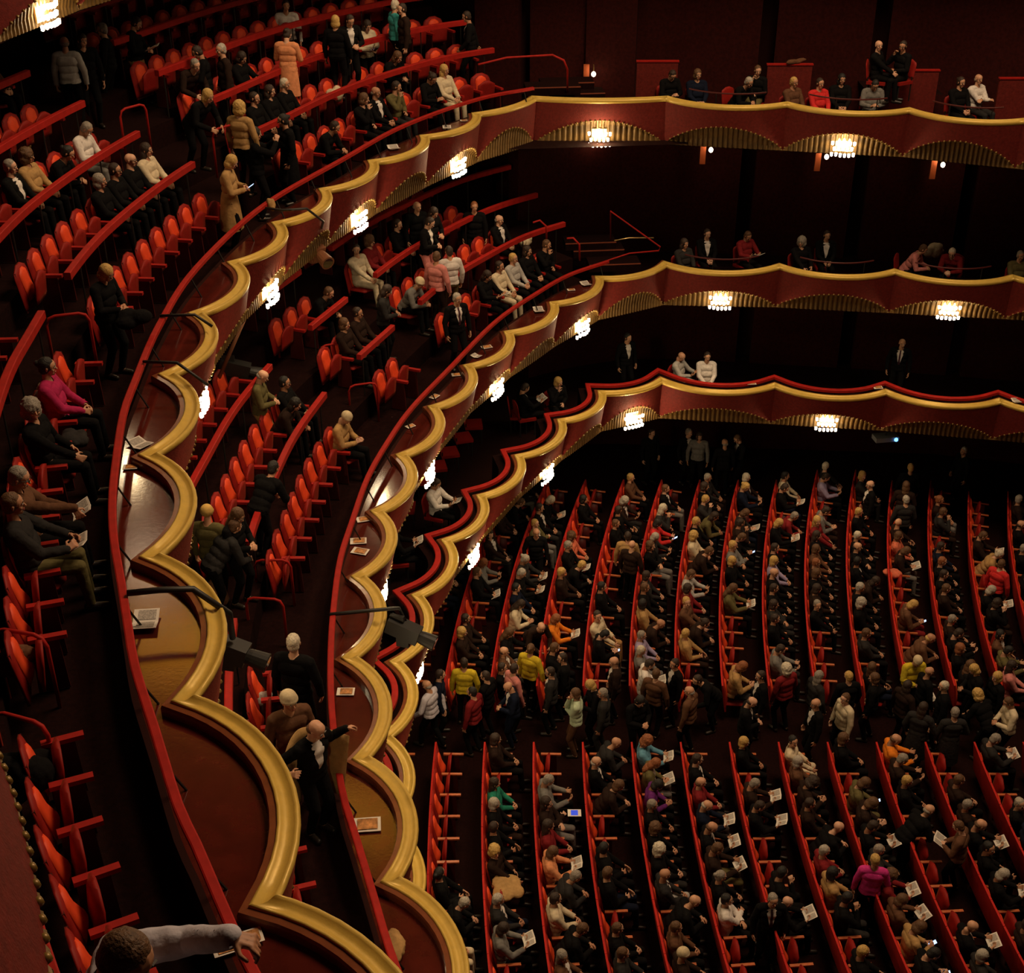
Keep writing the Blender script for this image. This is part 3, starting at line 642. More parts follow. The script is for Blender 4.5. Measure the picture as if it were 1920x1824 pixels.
CLR = dict(K=('black', (0.0045, 0.004, 0.0045)), N=('navy', (0.006, 0.009, 0.022)), G=('grey', (0.18, 0.17, 0.16)), DG=('dark grey', (0.025, 0.023, 0.023)), LG=('light grey', (0.42, 0.40, 0.38)), B=('brown', (0.12, 0.055, 0.03)), DB=('dark brown', (0.022, 0.011, 0.008)),
    T=('tan', (0.42, 0.25, 0.10)), W=('white', (0.72, 0.66, 0.62)), C=('cream', (0.66, 0.55, 0.38)), R=('red', (0.60, 0.03, 0.03)), DR=('dark red', (0.20, 0.015, 0.018)), P=('pink', (0.62, 0.22, 0.20)), M=('magenta', (0.62, 0.04, 0.25)), F=('fuchsia', (0.40, 0.02, 0.09)), O=('orange', (0.80, 0.22, 0.02)),
    Y=('yellow', (0.62, 0.46, 0.03)), TL=('teal green', (0.02, 0.20, 0.13)), BL=('blue', (0.02, 0.06, 0.28)), LB=('light blue', (0.12, 0.30, 0.42)), AQ=('aqua', (0.06, 0.38, 0.38)), PU=('purple', (0.12, 0.02, 0.14)), LV=('lavender', (0.34, 0.28, 0.44)), OL=('olive', (0.12, 0.10, 0.04)), MI=('pale mint', (0.50, 0.60, 0.42)), CO=('coral', (0.65, 0.16, 0.09)), SA=('salmon', (0.75, 0.30, 0.14)), LI=('lilac white', (0.55, 0.52, 0.60)))
HC = dict(k=('black', (0.010, 0.008, 0.007)), d=('dark brown', (0.03, 0.015, 0.009)), b=('brown', (0.11, 0.05, 0.02)), g=('grey', (0.28, 0.24, 0.20)), w=('white', (0.62, 0.54, 0.42)), y=('blonde', (0.55, 0.34, 0.10)), r=('auburn', (0.28, 0.09, 0.03)), c=('cream', (0.62, 0.50, 0.32)), s=('silver-grey', (0.42, 0.37, 0.31)))
HS = dict(s='short', f='fringe', o='', b='bob', l='long', c='curly', n='bun', h='cap')
HW = dict(s='short {} hair', f='balding {} head', o='bald head', b='{} bob', l='long {} hair', c='curly {} hair', n='{} hair bun', h='{} hat')
SKC = [(0.62, 0.33, 0.20), (0.55, 0.28, 0.165), (0.68, 0.38, 0.25), (0.48, 0.23, 0.13), (0.60, 0.31, 0.19)]
NP_ = 0
def person(x, y, z, rz, pose, hair, hc, top, bot, label, opts=(), group=None, eyes=True, scale=1.0, skin=None):
    """a person: empty > body, top, trousers, shoes, hair, eyes, and for suits shirt_front and tie"""
    global NP_
    f = fig(pose); NP_ += 1; rr = random.Random(NP_ * 77); r = empty('person', (x, y, z), rz); tag(r, label, 'person', group)
    if scale != 1: r.scale = (scale,) * 3
    sk = skin or SKC[NP_ % 5]
    obj('body', f['body'], r, color=sk); obj('top', f['top'], r, color=CLR[top][1]); obj('trousers', f['trousers'], r, color=CLR[bot][1]); obj('shoe', f['shoe0'], r); obj('shoe', f['shoe1'], r)
    if 'suit' in opts: obj('shirt_front', f['shirt_front'], r, color=CLR['W'][1])
    if 'tie' in opts: obj('tie', f['tie'], r, color=(0.06, 0.02, 0.03))
    st = HS[hair]
    if st: o = obj('hat' if hair == 'h' else 'hair', hair_mesh(st), r, color=HC[hc][1]); o.matrix_local = f['head']
    if eyes: o = obj('eyes', EYES, r); o.matrix_local = f['head']
    if 'specs' in opts: o = obj('spectacles', SPECS, r); o.matrix_local = f['head']
    if 'skirt' in opts: pass
    return r
# things people hold or leave lying about
def booklet_mesh(open_=True):
    B = MB()
    for s in (1, -1):
        a = 0.22 if open_ else 0.0; B.v; w = 0.15; V = []; th = 0.006
        for (u, v) in ((0, -0.11), (w, -0.11), (w, 0.11), (0, 0.11)): V.append((v, s * u * math.cos(a), u * math.sin(a)))
        V2 = [(p[0], p[1], p[2] + th) for p in V]; F = [(0, 1, 2, 3), (7, 6, 5, 4), (0, 4, 5, 1), (1, 5, 6, 2), (2, 6, 7, 3), (3, 7, 4, 0)]
        B.add(V + V2, F, 0)
        B.add([(p[0] * 0.7 + 0.01, p[1] * 0.75 + s * 0.018, p[2] * 0.75 + th + 0.008) for p in V], [(0, 1, 2, 3)], 1)
        if not open_: break
    return B
PRINT = mat('printed_page', (0.42, 0.38, 0.34), 0.6, vary=0.5, vscale=90)
PICT = mat('printed_cover', (0.50, 0.22, 0.07), 0.4, vary=0.8, vscale=16)
BOOK_O = booklet_mesh().me('pages', [PAPER, PRINT]); BOOK_C = booklet_mesh(False).me('pages', [PAPER, PICT])
def booklet(x, y, z, rx, rz, label, closed=False, sc=1.0):
    o = obj('programme_booklet', BOOK_C if closed else BOOK_O); o.location = (x, y, z); o.rotation_euler = (0, rx, rz); o.scale = (sc,) * 3; tag(o, label, 'booklet'); return o
SCREEN = mat('lit_screen', (0.3, 0.5, 1), 0.3, emit=(0.45, 0.6, 1.0), estr=1.6)
_B = MB(); _B.box((0, 0, 0), (0.14, 0.075, 0.008), 0); PH0 = _B.me('phone', BLACK); _B = MB(); _B.box((0, 0, 0.005), (0.125, 0.066, 0.002), 0); PH1 = _B.me('screen', SCREEN)
def phone(x, y, z, rx, rz, label, sc=1.0):
    o = obj('phone', PH0); o.location = (x, y, z); o.rotation_euler = (0, rx, rz); o.scale = (sc,) * 3; tag(o, label, 'phone'); obj('screen', PH1, o); return o
TSLOTS = []
def tier_rows(PT, z, nm, nrows, aisles):
    """aisles: pixel pairs measured on the first barrier rail (1.25 m back, .9 m up)"""
    for k in range(nrows):
        bk = 0.80 + 1.0 * k; RP = Path(PT.P - PT.N * bk); zf = floor_z(z, k)
        gaps = []
        for (pa, pb) in aisles:
            qa, qb = un(*pa, z + 0.9), un(*pb, z + 0.9); ta, tb = PT.nearoff(qa, 1.25), PT.nearoff(qb, 1.25)
            ga, gb = RP.near(PT.off(ta, bk)[0]), RP.near(PT.off(tb, bk)[0]); m = (ga + gb) / 2; h = max(0.45, abs(gb - ga) / 2)
            gaps.append((m - h, m + h))
        gaps.sort(); cuts = [0.2] + [g for ab in gaps for g in ab] + [RP.L - 0.2]
        for j in range(0, len(cuts), 2):
            a, b = cuts[j], cuts[j + 1]; n = int((b - a) / 0.57)
            if n < 1: continue
            pad_ = (b - a - n * 0.57) / 2
            for q in range(n):
                t = a + pad_ + (q + 0.5) * 0.57; p, nv = RP.at(t)
                TSLOTS.append(dict(tier=nm, z=zf, row=k, blk=j // 2, n=q, x=p[0], y=p[1], rz=math.atan2(nv[1], nv[0]), used=None))
            bb = 1.27 + 1.0 * k; BP = Path(PT.P - PT.N * bb); pa_, pb_ = RP.at(a)[0], RP.at(b)[0]; ta, tb = BP.near(pa_), BP.near(pb_)
            tt = np.arange(ta, tb, 0.25); Q = np.array([BP.at(t)[0] for t in tt]); zz = floor_z(z, k + 1) + 0.95
            if any(inframe(q[0], q[1], zz, 0) for q in Q):
                rail_thing(Q, zz, 'red velvet barrier behind %s row of %s balcony, %s block from far side' % (ordw(k), nm, ordw(j // 2)), w=0.10, h=0.11, drop=0.93, lean=0.0, posts=1.1, name='barrier_rail')
tier_rows(P3, Z3, 'upper', 6, [((510, 247), (397, 310)), ((130, 520), (83, 575)), ((-60, 1180), (-90, 1260))])
tier_rows(P2, Z2, 'middle', 5, [((833, 575), (783, 612)), ((697, 681), (640, 741)), ((483, 1021), (455, 1150))])
TSLOTS = [s for s in TSLOTS if inframe(s['x'], s['y'], s['z'] + 0.7, 130)]
for s in SLOTS: s['z'] = 0.0
for s in SLOTS + TSLOTS:
    q = pj(s['x'] + 0.0, s['y'], s['z'] + 1.24); s['hpx'] = q
    s['sc'] = q[2]
# people lists: pixel of the head, pose, hair style + colour, top, trousers, options
STALLS = '''
520,1240 turnl n.k K K|570,1500 lap s.d K C|640,1600 phone l.d DG K|600,1720 lap s.g G K|885,550 lap b.d DB K|890,720 lap l.d TL K|845,830 lap b.s K DB|870,985 turnl s.d K K|965,1080 turnr c.y DB K|925,1490 read b.d G K prog
1215,740 read s.g G K|1250,1010 lap l.d DR K|1185,1150 read b.b SA K prog|1350,1240 lean s.g DG DG|1210,1450 lap s.d C K|1340,1540 lean s.b K K|1570,565 lean o.g DG K|1550,690 lean b.b DB K|1555,1140 turnl s.k K K|1560,1490 lap s.b K K
1710,540 read c.r LB K prog|1745,730 phone b.k PU K|1665,900 lap s.g K K|1760,980 lap c.b K K|1775,1060 lap c.w K DG|1830,1180 lap o.g DG LG suit tie|1900,1350 lean o.g K K|1700,1700 lap s.b DG K'''
STALLS2 = '''
130,800 lap f.b DR DG|145,890 read f.s N G prog|170,1030 read f.b K K prog suit|215,1140 read s.b DB OL prog|240,1400 cross s.k W K|30,1640 lap h.c DB K|100,1610 lap s.b B K|110,640 lap s.d K K suit|350,530 lap b.y K K|455,785 read s.g DB K prog|420,880 read s.d K K prog|540,1260 chin s.k K K|600,1385 read o.g K K prog
700,550 turnr s.k C C|690,750 phone c.d DB K|740,840 lap s.d DB K|760,950 lean o.g K K|785,1065 lap s.s DR K|920,1200 lap b.k T K|860,510 lap b.b K K|1010,790 phone b.b OL OL phone|1050,880 phone b.b DB K|1150,1140 lap s.g DG K|1180,1260 read c.b DR K prog|1230,1370 read b.b B K prog|960,1480 chin s.k K DG|900,1750 lap s.y K K|1145,430 read f.b O K
1310,1550 phone b.b T K phone|1380,1470 lap s.d C C|1420,1680 phone s.k K K phone|1620,730 lap s.b DB K|1590,830 lap s.g DB K|1675,935 read f.b K K prog|1605,1580 read o.g K K prog suit|1700,1740 lap b.s DG K|1730,505 read s.g DG K prog|1760,1050 turnr s.k K K|1775,1185 read b.s K K prog|1890,1230 lap b.s C K|1900,1550 lap s.d DB K|1850,250 lap l.d P K'''
UPPER = '''
125,930 lap b.d K K|190,1100 lap s.y K K|65,1150 lap c.y C K|370,1200 phone s.b K K phone|275,1320 lap b.y K K|30,1430 read s.b LG K|150,1480 lap b.d DR K|270,1450 read l.b OL K prog|570,850 lap s.k C K|760,860 read s.d LV K|945,1070 lap s.y K K|530,1140 read b.y K K prog|730,1190 lap l.d K K|520,1260 lap s.d K K|500,1330 lap b.y LV K|490,1440 lap o.g K K|480,1520 lap s.d K K|710,1330 lap s.r DB K suit|820,1380 lap b.b K K|930,1350 turnl s.k K K suit|980,1600 lap c.s K K|1200,1600 phone b.y B DR phone|1395,1360 lap s.r K K|1500,1340 lap s.d K K|1410,1240 lap s.d N K|1530,1480 lap s.b DB K|1640,1520 read b.s K K prog|1790,1150 read s.b DB K prog|1010,1750 lap s.b DG K|840,1250 lap b.b B K|350,1100 chin s.d DB K|560,1640 lap s.d K K|1450,1400 cross s.d DG K|1560,1620 lap s.g DB K|1840,1260 lap s.g K K|930,1500 lap s.s K K|680,1480 lap b.d DB K|90,1250 lean s.b DB K|780,1440 turnr s.g K K|1130,1180 lap b.b CO K'''
UPPERL = '''
1665,880 lap s.y B K|1640,1080 turnl s.d K K|1780,1100 read b.k R K phone|1390,980 lap b.k K K|1330,1150 lap c.b CO K|1310,1290 lap s.g K K prog|1260,1360 lean s.y K K|1250,1430 lap s.y DB K|950,1010 lean s.b K K|790,1400 lap s.b K K prog|1070,1430 read s.s K K prog|1230,1680 read b.r O K prog|1450,1640 turnr s.d C T|1450,1730 phone s.k K K phone|1700,1700 lap s.g LV K|1745,1750 lap s.w G G|1800,1500 lap s.b K K|1750,1480 lap b.d DG K|710,1720 lap b.y DB K|760,1660 lap s.d DB K|1560,1090 lap s.b K K|960,1090 lap b.b DB K|1480,1460 lap s.k K K|1120,1290 lap b.k K K'''
UPPERB = '''
40,60 lap s.b C K|260,60 turnr s.d K K|140,30 lap s.g OL K|860,60 lap b.s C K|780,10 lap s.g K K'''
def parse(L, ox, oy, s=3.0):
    out = []
    for l in L.replace('\n', '|').split('|'):
        l = l.strip()
        if not l: continue
        t = l.split(); x, y = map(float, t[0].split(',')); out.append(dict(px=ox + x / s, py=oy + y / s, pose=t[1], hair=t[2][0], hc=t[2][2], top=t[3], bot=t[4], o=t[5:]))
    return out
SEATED = parse(STALLS, 640, 1216) + parse(STALLS2, 1280, 1216) + parse(UPPER, 1280, 608) + parse(UPPERL, 640, 608)
def take(P, slots, maxd=55):
    best, bd = None, maxd
    for s in slots:
        if s['used'] is None:
            d = math.hypot(s['hpx'][0] - P['px'], s['hpx'][1] - P['py'])
            if d < bd: best, bd = s, d
    if best is not None: best['used'] = P
    return best
for P in SEATED: take(P, SLOTS)
def hand_item(P, x, y, z, rz, lab):
    """the booklet or phone a sitting or standing person holds"""
    ws = fig(P['pose'])['hands']; m = (ws[0] + ws[1]) / 2; c, sn = math.cos(rz), math.sin(rz); fx = m[0] + 0.11; X, Y, Z = x + fx * c - m[1] * sn, y + fx * sn + m[1] * c, z + m[2] + 0.03
    if 'prog' in P['o']: booklet(X, Y, Z, -0.5, rz + random.uniform(-.2, .2), 'open white programme held by ' + lab)
    elif 'phone' in P['o']: phone(X, Y, Z, -0.6, rz, 'lit phone held by ' + lab, 1.1)
# ---------------------------------------------------------------- people on their feet
def stand_z(PT, z, px, py, hz=1.62):
    best = None
    for k in range(0, 7):
        zz = floor_z(z, k); p = un(px, py, zz + hz); t = PT.near(p); q, n = PT.at(t); back = float((q - p) @ n)
        lo, hi = (0.05, 1.2) if k == 0 else (k + 0.2, k + 1.2); v = max(lo - back, back - hi, 0)
        if best is None or v < best[0]: best = (v, p, zz)
    return best[1], best[2]
STPOS = []
def stand(where, L):
    for l in L.replace('\n', '|').split('|'):
        l = l.strip()
        if not l: continue
        main, lab = l.split(' : '); t = main.split(); px, py = map(float, t[0].split(',')); pose = t[1]; face = float(t[5]); o = t[6:]
        if where == 'stalls': p, z = un(px, py, 1.62), 0.0
        elif where in ('upper', 'middle'): p, z = stand_z(*((P3, Z3) if where == 'upper' else (P2, Z2)), px, py)
        else: z = where - 1.0; p = un(px, py, z + 1.62)
        sc = 1.1 if (where == 'middle' and py > 1150) else 1.0; p = np.array(p, float)
        for _ in range(4):
            for q in STPOS:
                d = p - q[:2]; L_ = np.hypot(*d)
                if L_ < 0.34 and abs(z - q[2]) < 0.3: p = q[:2] + (d / L_ if L_ > 1e-3 else np.array([1.0, 0])) * 0.35
        STPOS.append(np.array([p[0], p[1], z]))
        r = person(p[0], p[1], z, math.radians(face), pose, t[2][0], t[2][2], t[3], t[4], lab, o, None, True, sc)
        P = dict(pose=pose, o=o)
        if 'prog' in o or 'phone' in o: hand_item(P, p[0], p[1], z, math.radians(face), 'the ' + lab.split('person ')[-1])
def crop(L, ox, oy):
    out = []
    for l in L.strip().split('\n'):
        a, b = l.split(' ', 1); x, y = map(float, a.split(',')); out.append('%.1f,%.1f %s' % (ox + x / 3, oy + y / 3, b))
    return '\n'.join(out)
stand('stalls', crop('''500,205 walk f.g LI K 150 : person in lilac white shirt and black trousers in the cross aisle
545,140 stand s.d N K 0 : person in navy jacket behind the lilac white shirt
690,80 stand s.d Y K 85 : person in bright yellow cardigan with back turned
745,240 stand s.k DR K 150 : person with black hair in dark red sweater
820,150 stand s.d K K 150 : person in black behind the dark red sweater
970,200 front o.g N N 190 suit : bald person in navy suit, cross aisle
965,110 stand s.d P K 30 : person in pink top with dark hair behind the navy suit
1062,0 stand n.b Y K 60 : person with mustard yellow top and bun at aisle edge
1185,125 stand s.d DG K 170 suit specs : person in dark grey suit and glasses, cross aisle
1255,45 stand s.d K K 180 : person in long black coat behind the dark grey suit
1325,245 think b.b MI B 175 : person in pale mint cardigan and brown skirt, hand to face
1430,190 front b.y K K 190 : blonde person in black beside the mint cardigan
1478,240 stand s.g DG DG 170 : grey haired person in charcoal suit, hands before the face
1545,65 stand f.b DB K 180 suit : balding brown haired person in dark brown suit
1665,265 front b.k K K -60 : person with black bob and striped black jacket
1705,75 front s.d W K 0 prog : person in white shirt holding a programme at row end
1768,140 stand s.b B K 60 : person in grey brown jacket with back turned, cross aisle
1885,75 stand s.d K K 200 suit : person in black suit facing the grey brown jacket
''', 640, 1216))
stand('stalls', crop('''50,235 stand f.g B K 150 : balding person in brown coat, cross aisle
200,105 bend s.d K K 200 : person with yellow scarf over a black coat
450,145 stand s.d K K 185 suit : tall person in black suit and pale tie, cross aisle
360,285 front f.d K K -10 suit : balding person in black suit lower in the cross aisle
590,110 stand c.w DR K 120 : white curly haired person with dark red scarf
760,150 stand l.g DG K 20 : person with long grey wavy hair
940,155 stand s.y K K 100 : short blonde person in black, cross aisle
760,300 stand f.g K K 190 suit specs : balding person in glasses and black suit
925,270 stand s.b C K -160 : person with brown hair and wide cream collar
1090,160 stand b.b K K 160 : person with brown bob in black, cross aisle
1260,205 stand l.d DB K 30 : person with long hair and dark brown coat
1310,40 front h.c Y K -80 : person in white cap and yellow scarf
1378,125 stand o.g K K 10 prog : bald person in black holding up a programme
1482,205 stand s.w K K 170 : white haired person in black suit, right side of cross aisle
1672,105 front b.y K K 180 : blonde person with thin yellow scarf
1780,150 stand b.y K K 190 : blonde person in black further along the cross aisle
1765,285 bend c.y K K 120 : curly blonde person in dark coat bending
1350,330 coatst l.d DG DG 60 : person in long grey coat with back turned
1535,360 coatst s.g DG K 90 : person in dark coat with grey fur collar
1860,290 front s.b C K 180 : person in cream top raising an arm
505,1395 stand s.g K K -90 suit tie : grey haired person in black suit and tie standing between rows
1275,895 bend f.g K K 20 : balding person in black leaning over the row
1085,1190 stand s.y M K 80 : blonde person in bright magenta top standing with back turned
1590,1000 front s.b B K 150 prog : person in patterned brown sweater reading on their feet
''', 1280, 1216))
stand('stalls', crop('''240,665 stand f.g K K 90 : person in black waistcoat and white sleeves under the lowest balcony
330,630 front s.b K K 200 suit : person in black suit facing the black waistcoat
30,600 stand s.g K K -60 suit : person in black suit at the dark edge beneath the lowest balcony
95,620 stand l.d G K -100 : person in grey jacket beneath the lowest balcony
1065,895 stand f.g K K 180 suit specs : balding person with glasses and black suit, far end of rows
1285,805 stand s.y K K 80 : short blonde person in black at the far row ends
1258,905 stand l.b DB K 70 : person with long brown hair before the far row ends
1260,985 stand s.s DG K 90 : person in charcoal grey jacket with back turned among far rows
1590,705 stand s.s K K 200 : silver haired person in black near the far wall
1790,1345 stand s.b R K 40 phone : person with brown hair in bright red sweater
''', 1280, 608))
stand('stalls', crop('''1095,1160 stand f.g K K -90 : balding person in black looking up, far left rows
1065,1600 bend o.g DB K -60 : bald person in dark brown coat bending over a row
1632,1240 stand o.g DB K 60 : bald person in dark brown coat standing between far rows
1612,1190 stand s.d T K 80 : person in tan jacket standing behind the bald one
1740,600 stand s.d K K -60 : dim person under the end of the lowest balcony
''', 640, 608))
for s in SLOTS:
    if s['used'] is not None and any(math.hypot(s['x'] - q[0], s['y'] - q[1]) < 0.33 for q in STPOS): s['used'] = None
# the rest of the stalls: dark-dressed spectators, no seats filled where the photograph shows empty ones
EMPTY = [(790, 1400, 860, 1610), (1780, 890, 1835, 1110), (1520, 1120, 1560, 1230), (1340, 1140, 1410, 1240), (1375, 1560, 1470, 1640), (1270, 1660, 1400, 1824), (1760, 1400, 1800, 1480), (1620, 1570, 1680, 1600), (1780, 1640, 1840, 1720), (1490, 1740, 1560, 1824), (900, 1760, 960, 1824), (1270, 930, 1300, 980), (1100, 900, 1120, 960), (1860, 940, 1890, 1000), (1100, 1220, 1170, 1290), (1600, 1170, 1640, 1220)]
rnd = random.Random(11); TOPS = ['K'] * 9 + ['DG'] * 3 + ['DB'] * 4 + ['N', 'G', 'B', 'DR', 'OL', 'C', 'T']
for s in SLOTS:
    if s['used'] is not None: continue
    if any(math.hypot(s['x'] - q[0], s['y'] - q[1]) < 0.5 for q in STPOS): continue
    X, Y = s['hpx'][0], s['hpx'][1]
    if any(a - 12 < X < c + 12 and b - 14 < Y < d + 10 for a, b, c, d in EMPTY): continue
    if X < 790 or (s['sec'] == 'upper' and s['row'] < 1 and Y > 1100): continue
    pr = 0.62 if s['sec'] == 'upper' else 0.5
    if rnd.random() < pr:
        hs = rnd.choice('sssssbbbbflcon'); s['used'] = dict(pose=rnd.choice(['lap', 'lap', 'read', 'lean', 'chin', 'turnl', 'turnr', 'cross', 'phone', 'read']), hair=hs, hc=rnd.choice('kdddbbgsywr'), top=rnd.choice(TOPS), bot=rnd.choice(['K', 'K', 'K', 'DG', 'DB', 'N', 'G']), o=(['prog'] if rnd.random() < 0.4 else []) + (['suit'] if rnd.random() < 0.15 else []))
        if s['used']['pose'] not in ('read', 'phone'): s['used']['o'] = [q for q in s['used']['o'] if q != 'prog']
def desc(P):
    hn = HC[P['hc']][0]; h = HW[P['hair']].format(hn); c = CLR[P['top']][0]
    garment = 'suit' if 'suit' in P['o'] else 'jacket' if P['top'] in ('K', 'DG', 'DB', 'N', 'B', 'OL') else 'top'
    return h, c + ' ' + garment
KIND = {'lap': 'hands in lap', 'read': 'reading', 'lean': 'leaning forward', 'chin': 'hand at chin', 'turnl': 'head turned', 'turnr': 'looking aside', 'cross': 'arms folded', 'phone': 'looking down'}
# place slots: number rows from the lit balcony fronts towards the stage and seats from the cross aisle
byrow = {}
for s in SLOTS: byrow.setdefault((s['sec'], s['row']), []).append(s)
STUFF = []
order = sorted(SLOTS, key=lambda s: -s['sc']); nst = 0
def hidden(s): return False
for idx, s in enumerate(order):
    far = 'far' if s['sec'] == 'upper' else 'near'
    where = '%s stalls row, %s seat from cross aisle, %s block' % (ordw(s['row'] + 2), ordw(s['n']), far)
    s['where'] = where
    if nst < 300: seat('stalls', s['x'], s['y'], 0, s['rz'], s['used'] is not None, ('occupied' if s['used'] else 'empty') + ' red velvet chair, ' + where, name='stalls_chair'); nst += 1
    else: STUFF.append(s)
if STUFF:
    B = MB(); M = SM['stalls']
    def addm(me, s, mi):
        c, sn = math.cos(s['rz']), math.sin(s['rz']); B.add([(s['x'] + v.co.x * c - v.co.y * sn, s['y'] + v.co.x * sn + v.co.y * c, v.co.z) for v in me.vertices], [tuple(p.vertices) for p in me.polygons], mi)
    for s in STUFF:
        addm(M['backrest'], s, 0); addm(M['back_insert'], s, 1); addm(M['back_shell'], s, 2); addm(M['cushion_down' if s['used'] else 'cushion_tipped'], s, 0); addm(M['armrest'], s, 3); addm(M['side_panel'], s, 4)
    tag(obj('stalls_chairs', B.me('stalls_chairs', [VELV, VELV_LIT, MATS['seat_back_plush'], WOOD, SHELL], True)), 'rows of red velvet stalls chairs at the far end under the lowest balcony', 'theatre seat', kind='stuff')
def place_sitter(P, x, y, z, rz, where, group, eyes=True, scale=1.0):
    h, c = desc(P); lab = 'person, %s, %s, %s' % (h, c, where)
    r = person(x, y, z, rz, P['pose'], P['hair'], P['hc'], P['top'], P['bot'], lab, P['o'], group, eyes, scale)
    hand_item(P, x, y, z, rz, 'the person ' + ('in ' if 'row' in where else '') + where)
    return r
for s in sorted(SLOTS, key=lambda s: -s['sc']):
    if s['used']:
        w = '%s %s stalls row, %s seat' % (ordw(s['row'] + 2), 'far' if s['sec'] == 'upper' else 'near', ordw(s['n']))
        place_sitter(s['used'], s['x'], s['y'], 0, s['rz'] + random.uniform(-.12, .12), w, 'spectators seated in the stalls', eyes=s['sc'] > 85, scale=random.uniform(0.97, 1.06))
print('stalls people', sum(1 for s in SLOTS if s['used']), 'slots', len(SLOTS), 'tier', len(TSLOTS))
# ---------------------------------------------------------------- seated on the stepped balconies
T3L = '''
118,685 lap n.k F K|50,750 turnr c.g K K|70,920 armout s.g B K prog specs|30,985 hold s.b DG OL prog|170,235 phone s.g W G|95,280 lean n.k K K|337,258 lap l.d C K|178,345 lap b.g K K|200,322 lap s.d K K specs|262,320 lap o.g K K specs
473,122 read b.d K K prog|495,195 lap s.d K K|517,185 lap l.d K K|545,180 lap s.w K K|575,200 lean s.d K K|745,110 lean l.b K K|820,102 lap l.y C C|690,205 chin b.b K K|712,190 lap f.g K K suit|745,192 chin s.d OL DG|812,170 phone n.d K K|10,310 lap s.g K K suit|20,120 lap s.g B K|60,300 lap c.b T K'''
T2L = '''
650,445 turnr s.d C C|680,498 lap c.b DR K|655,525 phone f.g K DG suit|725,525 lean h.c G K|745,565 read b.d DG K|945,437 lap f.g K K suit|935,468 lap s.d C C|1020,492 lap l.d K K|1042,482 chin s.b K K|965,520 lap s.y LG K|930,545 read l.d K K prog|585,705 lap s.k K K specs|565,722 lean l.k DB K|677,745 phone h.c T K|665,640 lap b.b DB K|620,540 lean s.b K K|760,440 lap s.d K K|700,560 lap s.d DB K'''
def plist(L):
    o = []
    for P in parse(L, 0, 0, 1.0): o.append(P)
    return o
for L, nm in ((T3L, 'upper'), (T2L, 'middle')):
    for P in plist(L): take(P, [s for s in TSLOTS if s['tier'] == nm], 60)
for s in TSLOTS:
    if s['used'] and s['used']['pose'] == 'reach':
        q = un(440, 1757, Z3 + 0.30); dx, dy = q[0] - s['x'], q[1] - s['y']; c, sn = math.cos(s['rz']), math.sin(s['rz']); POSES['reach']['wr'] = ((0.14, 0.14, 0.72), (dx * c + dy * sn - 0.02, -dx * sn + dy * c, Z3 + 0.33 - s['z'])); print('REACH', POSES['reach']['wr'], s['hpx'])
NB = 0
SEATW = {}
for s in sorted(TSLOTS, key=lambda s: -s['sc']):
    w = '%s row, %s block, %s seat of %s balcony' % (ordw(s['row']), ordw(s['blk']), ordw(s['n']), s['tier'])
    if NB < 300:
        seat('tier', s['x'], s['y'], s['z'], s['rz'], s['used'] is not None, ('occupied' if s['used'] else 'empty') + ' red chair, ' + w, name='balcony_chair'); NB += 1
    if s['used']:
        w = '%s row, %s seat, block %s, %s balcony' % (ordw(s['row']), ordw(s['n']), 'abcdef'[s['blk']], s['tier'])
        w = '%s row, %s seat, %s balcony' % (ordw(s['row']), ordw(s['n']), s['tier'])
        place_sitter(s['used'], s['x'], s['y'], s['z'], s['rz'], w, 'spectators seated on the %s balcony' % s['tier'], True, 1.1 if s['used']['pose'] in ('armout', 'hold') else 1.04 if s['hpx'][1] > 620 and s['hpx'][0] < 210 else 1.0)
stand('upper', '''
120,78 stand f.g LG K 95 : person standing with back turned, bald, light grey shirt, black trousers
152,72 stand l.d K K -60 : person with long dark hair just beyond the bald one in grey shirt
195,52 stand s.g K K 180 : dim person with grey hair high on the upper balcony steps
245,38 front s.d K T -10 prog : dim person with papers beside a tan strip of coat
335,95 bend s.g DB K -40 : grey haired person in dark brown jacket bending over a row
380,92 front s.d K K 190 suit specs : person in black suit and glasses facing two grey haired people
418,90 stand s.s DB K 205 : silver haired person in dark brown coat beside the black suit
350,152 bend b.y K K -30 : person with blonde bob in black bending in the upper aisle
535,8 stand s.d W K -80 : person in white top standing at the top edge of the picture
535,62 coat n.d SA K 80 : person with dark bun wrapped in a salmon orange shawl
628,38 stand b.y K K 80 : person with blonde bob and black low-backed dress
652,32 front s.d K K -60 suit : person in black suit over white shirt near the blonde
683,42 front l.d C K -50 phone : person with long dark hair and cream scarf looking down
738,8 stand s.w AQ K 20 prog : white haired person in aqua sweater at the top rail
757,14 stand s.d DB K 200 : dim person half hidden behind the aqua sweater
882,28 walk s.d K K 180 suit : person in dark suit alone beside the dark curtain
422,298 coat b.y T K 0 phone : person with blonde bob and long tan jacket holding a phone
475,248 photo l.k K K 20 : person with long black hair raising both hands to take a photo
535,222 coatst n.k K K -150 : person in black dress with dark bun at the aisle top
447,200 stand c.y T K 70 : person with long curly blonde hair seen from behind
185,503 front b.y K K -20 : person with bright blonde bob in a long black coat
''')
